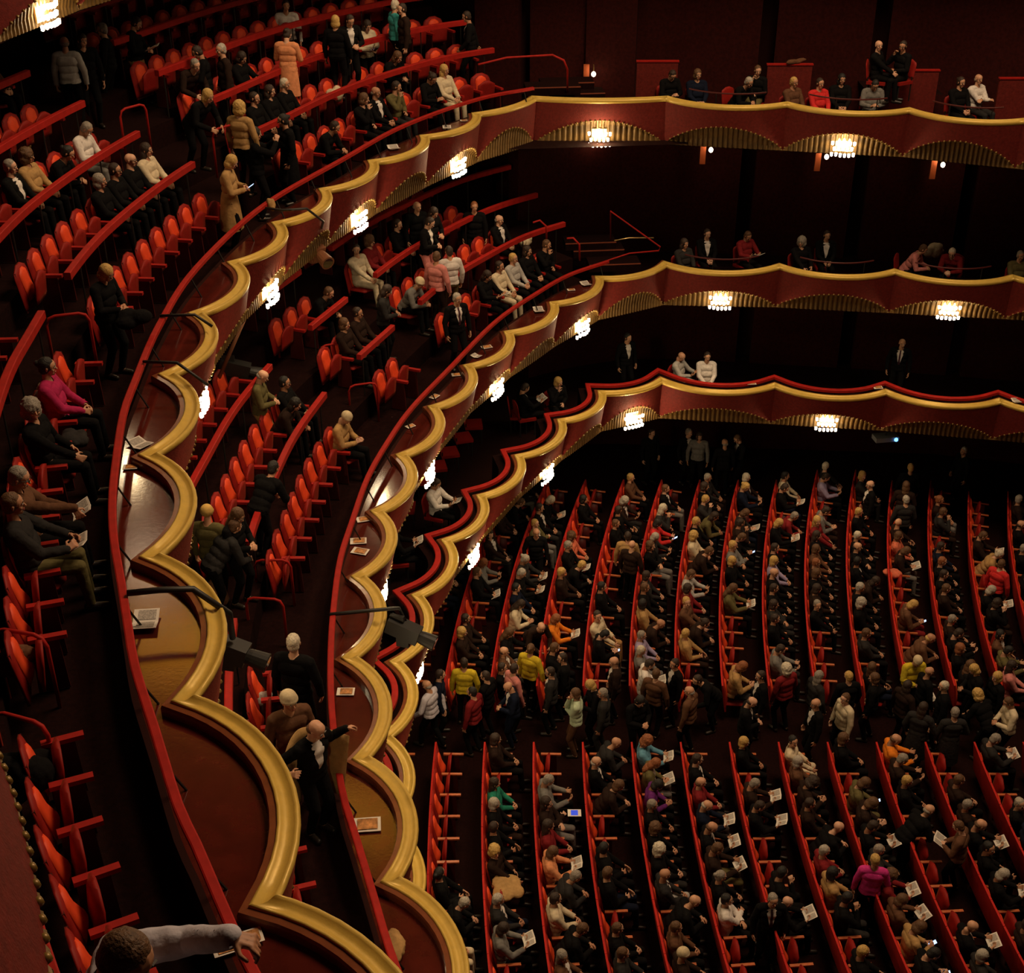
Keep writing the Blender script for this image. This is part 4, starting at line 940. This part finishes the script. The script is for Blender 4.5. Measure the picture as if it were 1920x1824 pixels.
stand('middle', '''
780,384 stand f.g K K -60 : dim balding person in black at the far top of middle balcony
806,392 front l.d K K -40 : dim person with long dark hair leaning on the far barrier
889,384 stand s.r K K -90 : dim person with reddish hair and black coat
797,412 front s.d K P -20 suit : person in black jacket over pink shirt standing in far block
817,480 stand s.b P DB 60 : person with brown hair in pinkish red waistcoat seen from behind
843,470 stand s.d W OL 110 : person with dark hair in cream white shirt, hands to the head
855,556 stand s.s K K -60 suit tie : silver haired person in black suit and tie by the front rail
715,540 front l.d DG K 0 : person with long dark hair and grey top leaning in middle row
480,700 front f.g OL T 0 : camera operator in olive vest with pale trousers
475,880 bend s.k K K 60 : person in black sweater bent over with back to us
385,985 bend s.b DG K 40 : person with brown hair and grey sweater bent below the gold ledge
432,958 front l.b K K -20 : person with long brown hair and black coat by empty chairs
402,968 stand h.y OL K 80 : person in mustard hood half hidden behind two others
550,1224 stand s.w K K 75 : white haired person in black sweater with back turned
540,1326 stand h.c B K -60 : person in a cream beret behind the balding one
577,1372 donning f.b K K -40 suit : balding person in black suit swinging on a beige raincoat
''')
stand(Z1, '''
1175,630 stand s.k K K -60 suit : person in dinner jacket and white shirt at the end of lowest balcony
1692,640 stand f.g K K -110 suit tie : balding person in dark suit and tie standing in a lowest box
''')
stand(Z3, '''
1210,28 coatst s.d K T -90 : person in pale tan trousers whose upper body is lost in shadow
''')  # black top paints the shade over this figure's upper body
# the man in the side box right under the camera, one arm stretched out
struct('floor_near_side_box', [(-2.3, -5.9, 13.76), (0.3, -5.9, 13.76), (0.3, 3.9, 13.76), (-2.3, 3.9, 13.76)], [(0, 1, 2, 3)], CARPETD)
struct('wall_near_side_box', [(-2.3, 3.75, 13.0), (0.3, 3.75, 13.0), (0.3, 3.75, 14.35), (-2.3, 3.75, 14.35)], [(0, 1, 2, 3)], FASC)
hx, hy = un(215, 1772, 15.05); wx, wy = un(432, 1757, 15.0); a = 0.12; c, sn = math.cos(a), math.sin(a); ox, oy = hx - 0.04 * c, hy - 0.04 * sn
POSES['reach']['wr'] = ((max(0.3, (wx - ox) * c + (wy - oy) * sn), -(wx - ox) * sn + (wy - oy) * c, 15.0 - 13.815), (0.30, -0.14, 0.72)); POSES['reach']['hd'] = ((1, -0.1, -0.35), (1, 0.2, 0)); POSES['reach']['palm'] = ((-0.2, 0.0, -1), (0, 1, 0)); POSES['reach']['head'] = (-0.45, 0.45); POSES['reach']['voxel'] = 0.005
def box_chair(x, y, z, rz, label):
    r = empty('box_chair', (x, y, z), rz); tag(r, label, 'chair'); B = MB(); B.box((0.02, 0, 0.43), (0.42, 0.44, 0.07)); obj('seat', B.me('seat', VELV), r)
    V, F = pad(0.42, 0.50, 0.90, -0.20, 0.035, 0.06, 0.01); obj('backrest', mesh_from('backrest', V, F, VELV), r)
    for sx in (-0.17, 0.2):
        for sy in (-0.19, 0.19): B = MB(); B.tube([(sx, sy, 0), (sx, sy, 0.40 if sx > 0 else 0.55)], 0.016, 6); obj('leg', B.me('leg', BLACK), r)
person(ox, oy, 13.815, a, 'reach', 's', 'b', 'LI', 'K', 'person at the bottom edge in pale shirt, arm stretched to the red rail')
# ---------------------------------------------------------------- the balding man's raincoat
def cloth_sheet(name, P0, parent=None, loc=None, color=None, th=0.012, m=None):
    """P0: grid of points [row][col] -> thin two-sided sheet"""
    R, Cc = len(P0), len(P0[0]); V = [p for r in P0 for p in r]; F = [(i * Cc + j, i * Cc + j + 1, (i + 1) * Cc + j + 1, (i + 1) * Cc + j) for i in range(R - 1) for j in range(Cc - 1)]
    me = mesh_from(name, V, F, m or CLOTH, True); o = obj(name, me, parent, loc, None, color); md = o.modifiers.new('s', 'SOLIDIFY'); md.thickness = th; return o
for o in list(COL.objects):
    if o.get('label', '').endswith('beige raincoat'):
        G = []
        for i in range(9):
            v = i / 8; row = []
            for j in range(25):
                u = -1 + j / 12; y = u * (0.50 - 0.18 * v); z = 1.42 - 0.28 * abs(u) ** 1.5 - v * (0.95 - 0.20 * abs(u)); x = -0.16 + 0.26 * u * u + 0.03 * math.sin(u * 14) * v
                row.append((x, y, z))
            G.append(row)
        cloth_sheet('raincoat', G, o, color=CLR['T'][1])
# ---------------------------------------------------------------- boxes of the far side: people, chairs, low partitions, thin rails, wall lamps
def box_chair(x, y, z, rz, label):
    r = empty('box_chair', (x, y, z), rz); tag(r, label, 'chair'); B = MB(); B.box((0.02, 0, 0.43), (0.42, 0.44, 0.07)); obj('seat', B.me('seat', VELV), r)
    V, F = pad(0.42, 0.50, 0.90, -0.20, 0.035, 0.06, 0.01); obj('backrest', mesh_from('backrest', V, F, VELV), r)
    for sx in (-0.17, 0.2):
        for sy in (-0.19, 0.19): B = MB(); B.tube([(sx, sy, 0), (sx, sy, 0.40 if sx > 0 else 0.55)], 0.016, 6); obj('leg', B.me('leg', BLACK), r)
BOXP = {Z3: '''1258,132 phone s.d K K -70 : person with dark hair leaning over the rail, first upper box
1310,137 lap b.b N K -80 : person with brown bob in navy top, first upper box
1385,137 lean s.s K G -50 : silver haired person in black bending forward, upper box
1420,128 chin s.b K OL -110 : brown haired person in black raising a hand, upper box
1493,152 lap s.y B K -60 : blonde person in patterned brown top, upper box
1541,154 lap s.d R C -70 : dark haired person in bright red top, upper box
1580,146 lap l.k K K -90 : person with long black hair between red and grey tops
1640,150 phone s.k G K -90 : dark haired person in grey sweater, upper box
1656,82 turnr o.g K K -20 : bald person in black behind the low partition
1694,82 chin s.d K K -150 specs : dark haired person in sunglasses behind the low partition
1806,152 lap n.d K K -70 : person with dark bun in black top, upper box
1841,146 cross f.g W DG -60 : balding person in white shirt with arms folded, upper box''',
Z2: '''1287,455 lap l.d DG K -60 : person with long dark hair, first middle box
1328,437 lap s.d K K -80 suit : person in black suit and cream shirt, first middle box
1404,438 read s.b DR K -60 prog : person in dark red reading a paper, middle box
1508,452 turnr c.g K K -60 : person with curly grey hair in black, middle box
1552,440 lap s.d K K -90 suit : person in black suit and white shirt, middle box
1708,452 lean s.b P K -30 : brown haired person in pink shirt, middle box
1793,455 lean s.w DR N -120 : white haired person in dark red sweater, middle box
1916,478 lap s.g OL K -90 : grey haired person at the right edge, middle box''',
Z1: '''1280,664 read o.g LG LG -30 : bald person in pale shirt with a tray, lowest box
1327,668 lap s.d W C -90 : dark haired person in white top and cream trousers, lowest box
987,722 read s.d K K 20 suit prog : person in black dinner jacket reading on lowest balcony
1045,712 chin b.y K K -60 : blonde person in black on the lowest balcony
820,902 read s.d K K -20 prog : person in white sleeves half hidden under the middle balcony
745,985 read s.k K K 10 prog : person whose hand and open book show past the gold ledge'''}
for z, L in BOXP.items():
    for l in L.split('\n'):
        main, lab = l.split(' : '); t = main.split(); px, py = map(float, t[0].split(',')); fz = z - 1.0 + (0.75 if py < 100 else 0); p = un(px, py, fz + 1.27); a = math.radians(float(t[5]))
        if 'white sleeves' in lab: t[3] = 'W'
        box_chair(p[0] - 0.05 * math.cos(a), p[1] - 0.05 * math.sin(a), fz, a, 'small red chair under the ' + ' '.join(lab.split()[:9]))
        person(p[0], p[1], fz, a, t[1], t[2][0], t[2][2], t[3], t[4], lab, t[6:]); P = dict(pose=t[1], o=t[6:])
        hand_item(P, p[0], p[1], fz, a, 'the ' + ' '.join(lab.split()[:8]))
for i, (x, y) in enumerate(((905, 795), (880, 822), (858, 848), (838, 872), (925, 770), (1010, 752), (800, 925))):
    p = un(x, y, Z1 - 0.15); box_chair(p[0] - 0.5, p[1] + 0.1, Z1 - 1.0, 0.3 - i * 0.05, 'dim red chair deep in lowest balcony, %s of the empty ones' % ordw(i))
def solve_z(py, Y):
    k = (py - 912) / FPX; H = Y * (ST + k * CT) / (CT - k * ST); return CZ - H
def xat(px, Y, z): return (px - 960) / FPX * (Y * CT + (CZ - z) * ST)
for i, (xa, xb, yt, Y) in enumerate(((1195, 1272, 114, 32.5), (1440, 1524, 120, 32.4), (1655, 1762, 131, 32.0), (1876, 1990, 146, 31.6))):
    zt = solve_z(yt, Y); z0 = Z3 - 1.0; A_, B_ = xat(xa, Y, zt), xat(xb, Y, zt); r = empty('low_partition', ((A_ + B_) / 2, Y + 0.04, z0)); tag(r, 'low dark red partition in the %s upper box from the corner' % ordw(i), 'partition')
    B = MB(); B.box((0, 0, (zt - z0) / 2 - 0.02), (B_ - A_, 0.07, zt - z0 - 0.04)); obj('board', B.me('board', FASC), r); B = MB(); B.box((0, 0, zt - z0 - 0.015), (B_ - A_ + 0.04, 0.11, 0.03)); obj('top_rail', B.me('top_rail', RAIL), r)
    if i == 2: # dais for the two behind
        struct('floor_dais', [(A_ - 0.2, Y + 0.1, Z3 - 0.25), (B_ + 0.2, Y + 0.1, Z3 - 0.25), (B_ + 0.2, Y + 1.6, Z3 - 0.25), (A_ - 0.2, Y + 1.6, Z3 - 0.25)], [(0, 1, 2, 3)], CARPETD)
for z, nm, dz in ((Z3, 'upper', 0.16), (Z2, 'middle', 0.14)):
    t = TIERS[z]; C = t['C']
    for i in range(1, 5):
        a = i * 14; Pq = t['path'][a + 1:a + 14]; Nq = normals2(t['path'])[a + 1:a + 14]; Q = Pq - Nq * 0.48; m = (Q[0] + Q[-1]) / 2; Q = m + (Q - m) * 0.96
        rail_thing(Q, z + dz, 'thin dark red hand rail behind the gold ledge, %s %s box from the stage' % (ordw(i - 1), nm), w=0.03, h=0.03, drop=0.55, lean=0, posts=0.9, name='box_rail', m=mat('dark_rail', (0.07, 0.006, 0.006), 0.5))
def wall_lamp(px, py, Y, lab, e=4.0):
    z = solve_z(py, Y); x = xat(px, Y, z); r = empty('globe_lamp', (x, Y, z)); tag(r, lab, 'wall light'); B = MB(); B.ball((0, 0, 0), (0.055, 0.055, 0.065), 12, 8); obj('globe', B.me('globe', BULB), r)
    B = MB(); B.tube([(0, 0.0, 0.07), (0, 0.02, 0.16), (0, 0.12, 0.2)], 0.012, 6); obj('bracket', B.me('bracket', BRASS), r)
    B = MB(); B.box((-0.17, 0.16, -0.1), (0.14, 0.05, 0.6)); obj('copper_plate', B.me('copper_plate', mat('copper', (0.5, 0.12, 0.04), 0.4, 0.5)), r)  # orange strip paints the lamp's glow on the wall beside it
    d = bpy.data.lights.new('globe_glow', 'POINT'); d.energy = e; d.color = (1, 0.6, 0.3); d.shadow_soft_size = 0.08; o = bpy.data.objects.new('globe_glow', d); o.location = (0, -0.15, 0); link(o, r)
for i, (x, y) in enumerate(((1118, 266), (1333, 281), (1550, 294), (1768, 309))): wall_lamp(x, y, 33.4 - i * 0.25, 'small globe lamp beneath the upper balcony, %s from the corner' % ordw(i))
wall_lamp(1113, 139, 33.8, 'small globe lamp on the dark wall above the corner stairs', 2.5); wall_lamp(1121, 417, 33.8, 'small globe lamp low on the wall by the middle corner stairs', 1.5)
# ---------------------------------------------------------------- hand rails, stairs and curtains in the corner
def tube_rail(L, label, r=0.022, m=None, name='hand_rail'):
    """L: (px, py, z)"""
    P = [(*un(a, b, z), z) for a, b, z in L]; o0 = P[0]; B = MB(); B.tube([(p[0] - o0[0], p[1] - o0[1], p[2] - o0[2]) for p in P], r, 8); o = obj(name, B.me(name, m or RAIL, True)); o.location = o0; tag(o, label, 'hand rail'); return o
tube_rail([(897, 121, Z3 + 0.9), (950, 108, Z3 + 0.9), (1036, 103, Z3 + 0.9), (1057, 113, Z3 + 0.85), (1064, 130, Z3 + 0.6), (1064, 178, Z3 - 0.1)], 'curved red hand rail ending the upper barrier at the corner stairs')
tube_rail([(1000, 417, Z2 + 1.3), (1012, 413, Z2 + 1.3), (1024, 424, Z2 + 1.2), (1025, 450, Z2 + 0.8)], 'short bent hand rail at the far end of the middle balcony')
tube_rail([(1063, 447, Z2 + 0.9), (1075, 446, Z2 + 0.9), (1086, 458, Z2 + 0.8), (1087, 488, Z2 + 0.3)], 'bent hand rail by the middle corner steps')
tube_rail([(1140, 488, Z2 + 0.25), (1180, 475, Z2 + 0.25), (1235, 470, Z2 + 0.25), (1238, 463, Z2 + 0.3), (1145, 396, Z2 + 1.2), (1145, 470, Z2 - 0.35)], 'long dark hand rail rising from the middle corner steps', 0.018)
tube_rail([(1152, 451, Z2 + 0.4), (1180, 446, Z2 + 0.4), (1226, 446, Z2 + 0.4)], 'shiny brass edge by the middle corner steps', 0.016, BRASS)
def u_rail(px, py, z, ang, label, w=0.55, h=0.85):
    x, y = un(px, py, z + h); r = obj('aisle_rail', None) if False else None; B = MB(); B.tube([(-w / 2, 0, 0), (-w / 2, 0, h - 0.12), (-w / 2 + 0.04, 0, h - 0.03), (-w / 2 + 0.12, 0, h), (w / 2 - 0.12, 0, h), (w / 2 - 0.04, 0, h - 0.03), (w / 2, 0, h - 0.12), (w / 2, 0, 0)], 0.021, 8)
    o = obj('aisle_rail', B.me('aisle_rail', RAIL, True), None, (x, y, z), ang); tag(o, label, 'hand rail')
for i, (a, b, z, g, lb) in enumerate(((35, 1185, floor_z(Z3, 0), -0.25, 'red tubular aisle rail beside the big coat at the left edge'), (35, 1345, floor_z(Z3, 0), -0.35, 'red tubular aisle rail below the first one at left edge'), (125, 590, floor_z(Z3, 1), 0.3, 'red tubular rail at the aisle under the blonde in black'), (510, 1050, floor_z(Z2, 0), 0.0, 'red tubular rail at the lower end of the empty middle row'), (495, 1122, floor_z(Z2, 0), -0.1, 'red tubular rail across the aisle in the middle balcony'), (495, 640, floor_z(Z2, 1), 0.4, 'red tubular rail beside the camera stand'), (625, 645, floor_z(Z2, 1), 0.4, 'red tubular rail between blocks of the middle balcony'), (680, 720, floor_z(Z2, 0), 0.3, 'red tubular rail beside the person in beige hat'), (248, 200, floor_z(Z3, 3), 0.9, 'dim tubular rail at the upper aisle steps'), (420, 238, floor_z(Z3, 2), 0.9, 'dim tubular rail behind the curly blonde'))): u_rail(a, b, z, g, lb)
for z, nm, pp in ((Z3, 'upper', ((1035, 158), (1062, 150), (1082, 170))), (Z2, 'middle', ((1105, 448), (1120, 462), (1150, 488)))):
    for i, (x, y) in enumerate(pp):
        zz = z - 0.2 - 0.16 * i + 0.3; p = un(x, y, zz); B = MB(); B.box((0, 0, -0.09), (1.25, 0.55, 0.18)); B.box((0, -0.265, -0.008), (1.25, 0.03, 0.02), 1); o = obj('floor_step', B.me('floor_step', [CARPETD, mat('step_nosing', (0.25, 0.06, 0.03), 0.5)]), None, (p[0], p[1], zz), 0.1); o['kind'] = 'structure'; o['label'] = 'carpeted step with lit wooden nosing in the %s balcony corner' % nm
def curtain(xa, xb, Y, z0, z1, label):
    n = int((xb - xa) / 0.06); V = []; F = []
    for i in range(n + 1): x = xa + (xb - xa) * i / n; yy = Y + 0.07 * math.sin(i * 0.9) + 0.03 * math.sin(i * 2.3); V += [(x, yy, z0), (x, yy, z1)]
    for i in range(n): F.append((2 * i, 2 * i + 2, 2 * i + 3, 2 * i + 1))
    tag(obj('curtain', mesh_from('curtain', V, F, mat('curtain_velvet', (0.05, 0.006, 0.005), 0.85), True)), label, 'curtain')
curtain(0.2, 1.75, 34.6, Z3 - 0.9, Z4 - 1.1, 'dark pleated curtain behind the upper corner stairs'); curtain(-4.5, -2.2, 35.2, Z3, Z4 - 1.1, 'dark pleated curtain behind the far upper rows')
curtain(-0.6, 0.3, 34.4, Z2 - 0.9, Z3 - 1.1, 'dark pleated curtain behind the middle corner, nearer the rows'); curtain(0.9, 1.9, 34.4, Z2 - 0.9, Z3 - 1.1, 'dark pleated curtain behind the middle corner steps')
for z, nm, zt in ((Z3, 'upper', Z4 - 1.1), (Z2, 'middle', Z3 - 1.1)):
    for a, b in ((-0.9, 0.15), (1.8, 3.0)): 
        V, F = sweep([(b, 33.9), (a, 34.1)], z - 1.0, [(0, 0), (0, zt - z + 1.0), (-0.5, zt - z + 1.0), (-0.5, 0)]); struct('wall_pier_%s' % nm, V, F, WALL)
    o = struct('floor_corner_%s' % nm, [(0, 30.2, z - 0.98), (4, 30.6, z - 0.98), (4, 36, z - 0.98), (-4, 36, z - 0.98), (-3.5, 33.0, z - 0.98)], [(0, 1, 2, 3, 4)], CARPETD)
# ---------------------------------------------------------------- cameras and brackets clamped over the ledges
def camera_gear(px, py, z, rz, label, s=1.0, col=BLACK, tilt=0.3):
    x, y = un(px, py, z); r = empty('video_camera', (x, y, z), rz); tag(r, label, 'camera'); B = MB(); B.box((0, 0, 0), (0.42 * s, 0.17 * s, 0.20 * s), ry=tilt); obj('camera_body', B.me('camera_body', col), r)
    dx, dz = math.cos(tilt), -math.sin(tilt); B = MB(); B.tube([(0.2 * s * dx, 0, 0.2 * s * dz), (0.26 * s * dx, 0, 0.26 * s * dz), (0.42 * s * dx, 0, 0.42 * s * dz)], [0.075 * s, 0.085 * s, 0.10 * s], 16); obj('lens', B.me('lens', col), r)
    B = MB(); B.tube([(0.40 * s * dx, 0, 0.40 * s * dz), (0.425 * s * dx, 0, 0.425 * s * dz)], 0.075 * s, 16); obj('lens_glass', B.me('lens_glass', mat('lens_glass', (0.01, 0.01, 0.015), 0.05)), r)
    B = MB(); B.box((-0.08 * s, 0, 0.15 * s), (0.18 * s, 0.05 * s, 0.08 * s)); obj('viewfinder', B.me('viewfinder', col), r); B = MB(); B.box((0, 0, -0.16 * s), (0.16 * s, 0.14 * s, 0.12 * s)); obj('mount', B.me('mount', col), r)
CAMB = mat('brown_metal', (0.20, 0.075, 0.035), 0.45)
camera_gear(585, 462, Z3 - 1.0, -0.9, 'brown remote camera with round lens hanging below the upper ledge', 1.35, CAMB)
camera_gear(440, 690, Z2 + 1.2, 0.1, 'black broadcast camera on a stand among the middle rows', 1.3)
camera_gear(425, 1215, Z3 - 0.75, -0.2, 'black camera box hanging beside the upper ledge', 1.1)
camera_gear(757, 1180, Z2 - 0.1, -0.3, 'black camera rig hanging over the lowest ledge', 1.2)
def arm(L, label, r=0.022, m=None): o = tube_rail(L, label, r, m or BLACK, 'clamp_arm'); o['category'] = 'bracket'; return o
arm([(498, 390, Z3 + 0.28), (530, 394, Z3 + 0.28), (575, 391, Z3 + 0.28), (606, 415, Z3 - 0.1), (600, 440, Z3 - 0.7)], 'black clamp arm reaching over the upper ledge to the brown camera')
arm([(300, 592, Z3 + 0.28), (365, 590, Z3 + 0.28), (398, 612, Z3 + 0.1)], 'black clamp arm over the upper ledge near the camera stand'); arm([(268, 678, Z3 + 0.28), (332, 680, Z3 + 0.28), (390, 722, Z3 + 0.05)], 'second black clamp arm further down the upper ledge')
arm([(238, 1112, Z3 + 0.28), (300, 1106, Z3 + 0.28), (362, 1104, Z3 + 0.28), (430, 1150, Z3 - 0.1), (436, 1195, Z3 - 0.6)], 'long black clamp arm across the gold ledge beside the two readers', 0.035)
arm([(618, 1152, Z2 + 0.25), (690, 1145, Z2 + 0.25), (748, 1140, Z2 + 0.2), (760, 1165, Z2)], 'black clamp arm across the middle gold ledge', 0.03)
tube_rail([(458, 598, Z2 + 2.4), (398, 738, Z2 + 0.9)], 'slanted brown camera crane pole', 0.035, CAMB)['category'] = 'pole'
# backpack
_B = MB(); _B.ball((0, 0, 0), (0.15, 0.17, 0.26), 14, 10); _B.ball((0.08, 0, -0.06), (0.12, 0.13, 0.15), 12, 8); me = remesh(_B, 0.018, 2, 0.5); me.materials.clear(); me.materials.append(mat('canvas', (0.22, 0.10, 0.045), 0.8, bump=0.4)); me.shade_smooth()
p = un(405, 1112, Z2 + 0.25); r = empty('backpack', (p[0], p[1], Z2 + 0.25), -0.5); tag(r, 'brown canvas backpack below the bent grey sweater', 'bag'); obj('pouch', me, r)
for s in (1, -1): B = MB(); B.tube([(-0.13, s * 0.09, 0.20), (-0.20, s * 0.10, 0.05), (-0.14, s * 0.09, -0.16)], 0.016, 6); obj('strap', B.me('strap', BLACK), r)
# coats and bags left on chairs
def heap(px, py, z, rx, ry, rz_, col, label, cat='coat', name='coat', Y=None):
    q = random.Random(int(px)); B = MB()
    for k in range(7): B.ball((q.uniform(-.5, .5) * rx, q.uniform(-.5, .5) * ry, q.uniform(-.3, .3) * rz_), (rx * q.uniform(.45, .7), ry * q.uniform(.45, .7), rz_ * q.uniform(.4, .7)), 10, 8)
    me = remesh(B, 0.016, 5, 0.4, 0.02); me.name = name; me.materials.clear(); me.materials.append(CLOTH); me.shade_smooth(); p = un(px, py, z) if Y is None else (xat(px, Y, z), Y); tag(obj(name, me, None, (p[0], p[1], z), 0.3, CLR[col][1]), label, cat)
fz3 = lambda k: floor_z(Z3, k); fz2 = lambda k: floor_z(Z2, k)
heap(40, 1450, fz3(0) + 0.62, 0.28, 0.30, 0.26, 'K', 'large black coat heaped over a chair at the left edge'); heap(30, 1235, fz3(0) + 0.6, 0.22, 0.2, 0.12, 'B', 'folded brown scarf bundle on a chair beside the aisle rail')
heap(85, 735, fz3(0) + 0.6, 0.14, 0.16, 0.2, 'C', 'cream scarf between the two talking spectators'); heap(627, 176, fz3(1) + 0.7, 0.2, 0.2, 0.2, 'C', 'cream coat bundled on a far upper chair'); heap(125, 295, fz3(1) + 0.6, 0.16, 0.16, 0.15, 'O', 'orange bag held beside the person in black'); heap(48, 288, fz3(2) + 0.6, 0.2, 0.2, 0.2, 'T', 'tan coat on a chair near the left edge')
heap(985, 452, fz2(0) + 0.9, 0.2, 0.18, 0.18, 'C', 'cream handbag on the far middle balcony', 'bag', 'handbag'); heap(508, 385, Z3 + 0.18, 0.09, 0.14, 0.16, 'T', 'tan scarf hung over the upper front rail'); heap(495, 1310, fz2(0) + 0.5, 0.14, 0.12, 0.15, 'LG', 'pale grey coat on a chair beside the white haired person')
heap(748, 1772, Z2 - 0.02, 0.16, 0.24, 0.08, 'T', 'folded tan jacket lying on the middle shelf'); heap(1752, 470, Z2 - 0.12, 0.26, 0.16, 0.24, 'C', 'white coat between two spectators of a middle box'); heap(1495, 113, solve_z(120, 32.4) + 0.05, 0.3, 0.12, 0.07, 'B', 'brown coat lying on the second low partition', Y=32.44)
heap(950, 1660, 0.75, 0.3, 0.3, 0.15, 'T', 'brown coat filling a stalls chair near two white tags'); heap(1672, 1075, 0.75, 0.2, 0.22, 0.12, 'CO', 'coral patterned coat on a far stalls chair'); heap(250, 600, fz3(1) + 0.5, 0.25, 0.25, 0.16, 'K', 'black coat over chairs beside the blonde bob')
heap(140, 820, fz3(0) + 0.55, 0.16, 0.2, 0.12, 'DG', 'dark sequinned bag on the lap of the grey haired person', 'bag', 'handbag'); heap(115, 455, fz3(0) + 0.55, 0.18, 0.2, 0.12, 'K', 'black bag on an empty upper chair', 'bag', 'handbag')
# programmes left on the shelves
for i, (x, y, z, rz_, cl, sc, lb) in enumerate((
    (262, 834, Z3 - 0.12, 0.9, 0, 1.0, 'open white programme lying on the upper shelf by a cusp'), (243, 880, Z3 - 0.11, 0.1, 1, 0.8, 'small stacked booklets beside the upper front rail'), (273, 1166, Z3 - 0.11, 0.1, 0, 1.15, 'open picture magazine on the polished upper shelf'), (470, 1772, Z3 - 0.1, 0.4, 1, 1.0, 'booklet under the hand gripping the upper rail'), (425, 1790, Z3 - 0.1, 0.4, 1, 0.8, 'booklet poking out inside the upper rail'),
    (915, 653, Z2 - 0.11, 0.4, 1, 1.0, 'orange printed booklet far up the middle shelf'), (893, 668, Z2 - 0.11, 0.9, 0, 0.7, 'small white leaflet far up the middle shelf'), (857, 705, Z2 - 0.11, 0.2, 1, 0.9, 'booklet on middle shelf below a rail stay'), (820, 745, Z2 - 0.11, 1.0, 1, 0.9, 'booklet lying halfway up the middle shelf'), (773, 801, Z2 - 0.11, 0.7, 1, 0.8, 'pale booklet on the middle shelf bend'),
    (684, 978, Z2 - 0.11, 0.3, 1, 1.1, 'orange cover booklet on middle shelf, upper of three'), (672, 1020, Z2 - 0.11, 0.1, 1, 1.2, 'orange cover booklet on middle shelf, second of three'), (671, 1039, Z2 - 0.11, -0.3, 1, 1.2, 'orange cover booklet on middle shelf, lowest of three'), (647, 1304, Z2 - 0.11, 0.0, 1, 1.1, 'orange booklet beside the white haired person'), (687, 1560, Z2 - 0.11, 0.1, 1, 1.6, 'printed booklet on the golden reflection of the middle shelf'),
    (1098, 533, Z2 - 0.11, 0.4, 0, 0.9, 'white paper at the far end of the middle shelf'), (1072, 545, Z2 - 0.11, 0.2, 1, 0.8, 'booklet beside white paper at far middle shelf'), (1010, 582, Z2 - 0.11, 0.2, 0, 1.0, 'pair of open papers on the far middle shelf'), (838, 240, Z3 - 0.11, 0.1, 0, 0.8, 'white paper on the far upper shelf'), (870, 227, Z3 - 0.11, 0.1, 1, 0.7, 'small note on the far upper shelf'), (738, 278, Z3 - 0.11, 0.3, 0, 1.0, 'crumpled papers on the upper shelf below the front row'),
    (1410, 721, Z1 + 0.03, 0.05, 1, 1.0, 'white booklet balanced on the lowest gold ledge'), (1648, 729, Z1 + 0.03, 0.1, 1, 1.0, 'white booklet by the lowest ledge cusp'), (1905, 752, Z1 + 0.03, 0.1, 0, 0.8, 'white papers on lowest ledge at right edge'))):
    p = un(x, y, z); booklet(p[0], p[1], z, 0.0, rz_, lb, bool(cl), sc)
B = MB(); B.box((0, 0, 0), (0.25, 0.18, 0.01)); B.box((0, 0, 0.008), (0.13, 0.13, 0.004), 1); p = un(1077, 1524, 0.80); o = obj('tablet', B.me('tablet', [PAPER, mat('blue_screen', (0.02, 0.05, 0.4), 0.3, emit=(0.02, 0.06, 0.6), estr=0.8)])); o.location = (p[0], p[1], 0.80); tag(o, 'tablet with glowing blue screen on a lap in the near stalls', 'tablet')
# projector under the lowest balcony
x, y = un(1660, 820, 2.5); r = empty('projector', (x, y, 2.5), -1.4); tag(r, 'projector with small blue light under the lowest balcony', 'projector'); B = MB(); B.box((0, 0, 0), (0.3, 0.6, 0.12)); obj('housing', B.me('housing', mat('grey_plastic', (0.2, 0.2, 0.2), 0.5)), r); B = MB(); B.ball((0.16, 0.22, 0), 0.05, 8, 6); obj('lens', B.me('lens', mat('blue_glow', (0, 0, 0), 0.3, emit=(0.1, 0.35, 1.0), estr=5)), r)
B = MB(); B.tube([(0, 0, 0.05), (0, 0, Z1 - 1.06 - 2.5)], 0.02, 6); obj('bracket', B.me('bracket', BLACK), r)
print('objects', len(bpy.data.objects), 'people', NP_)
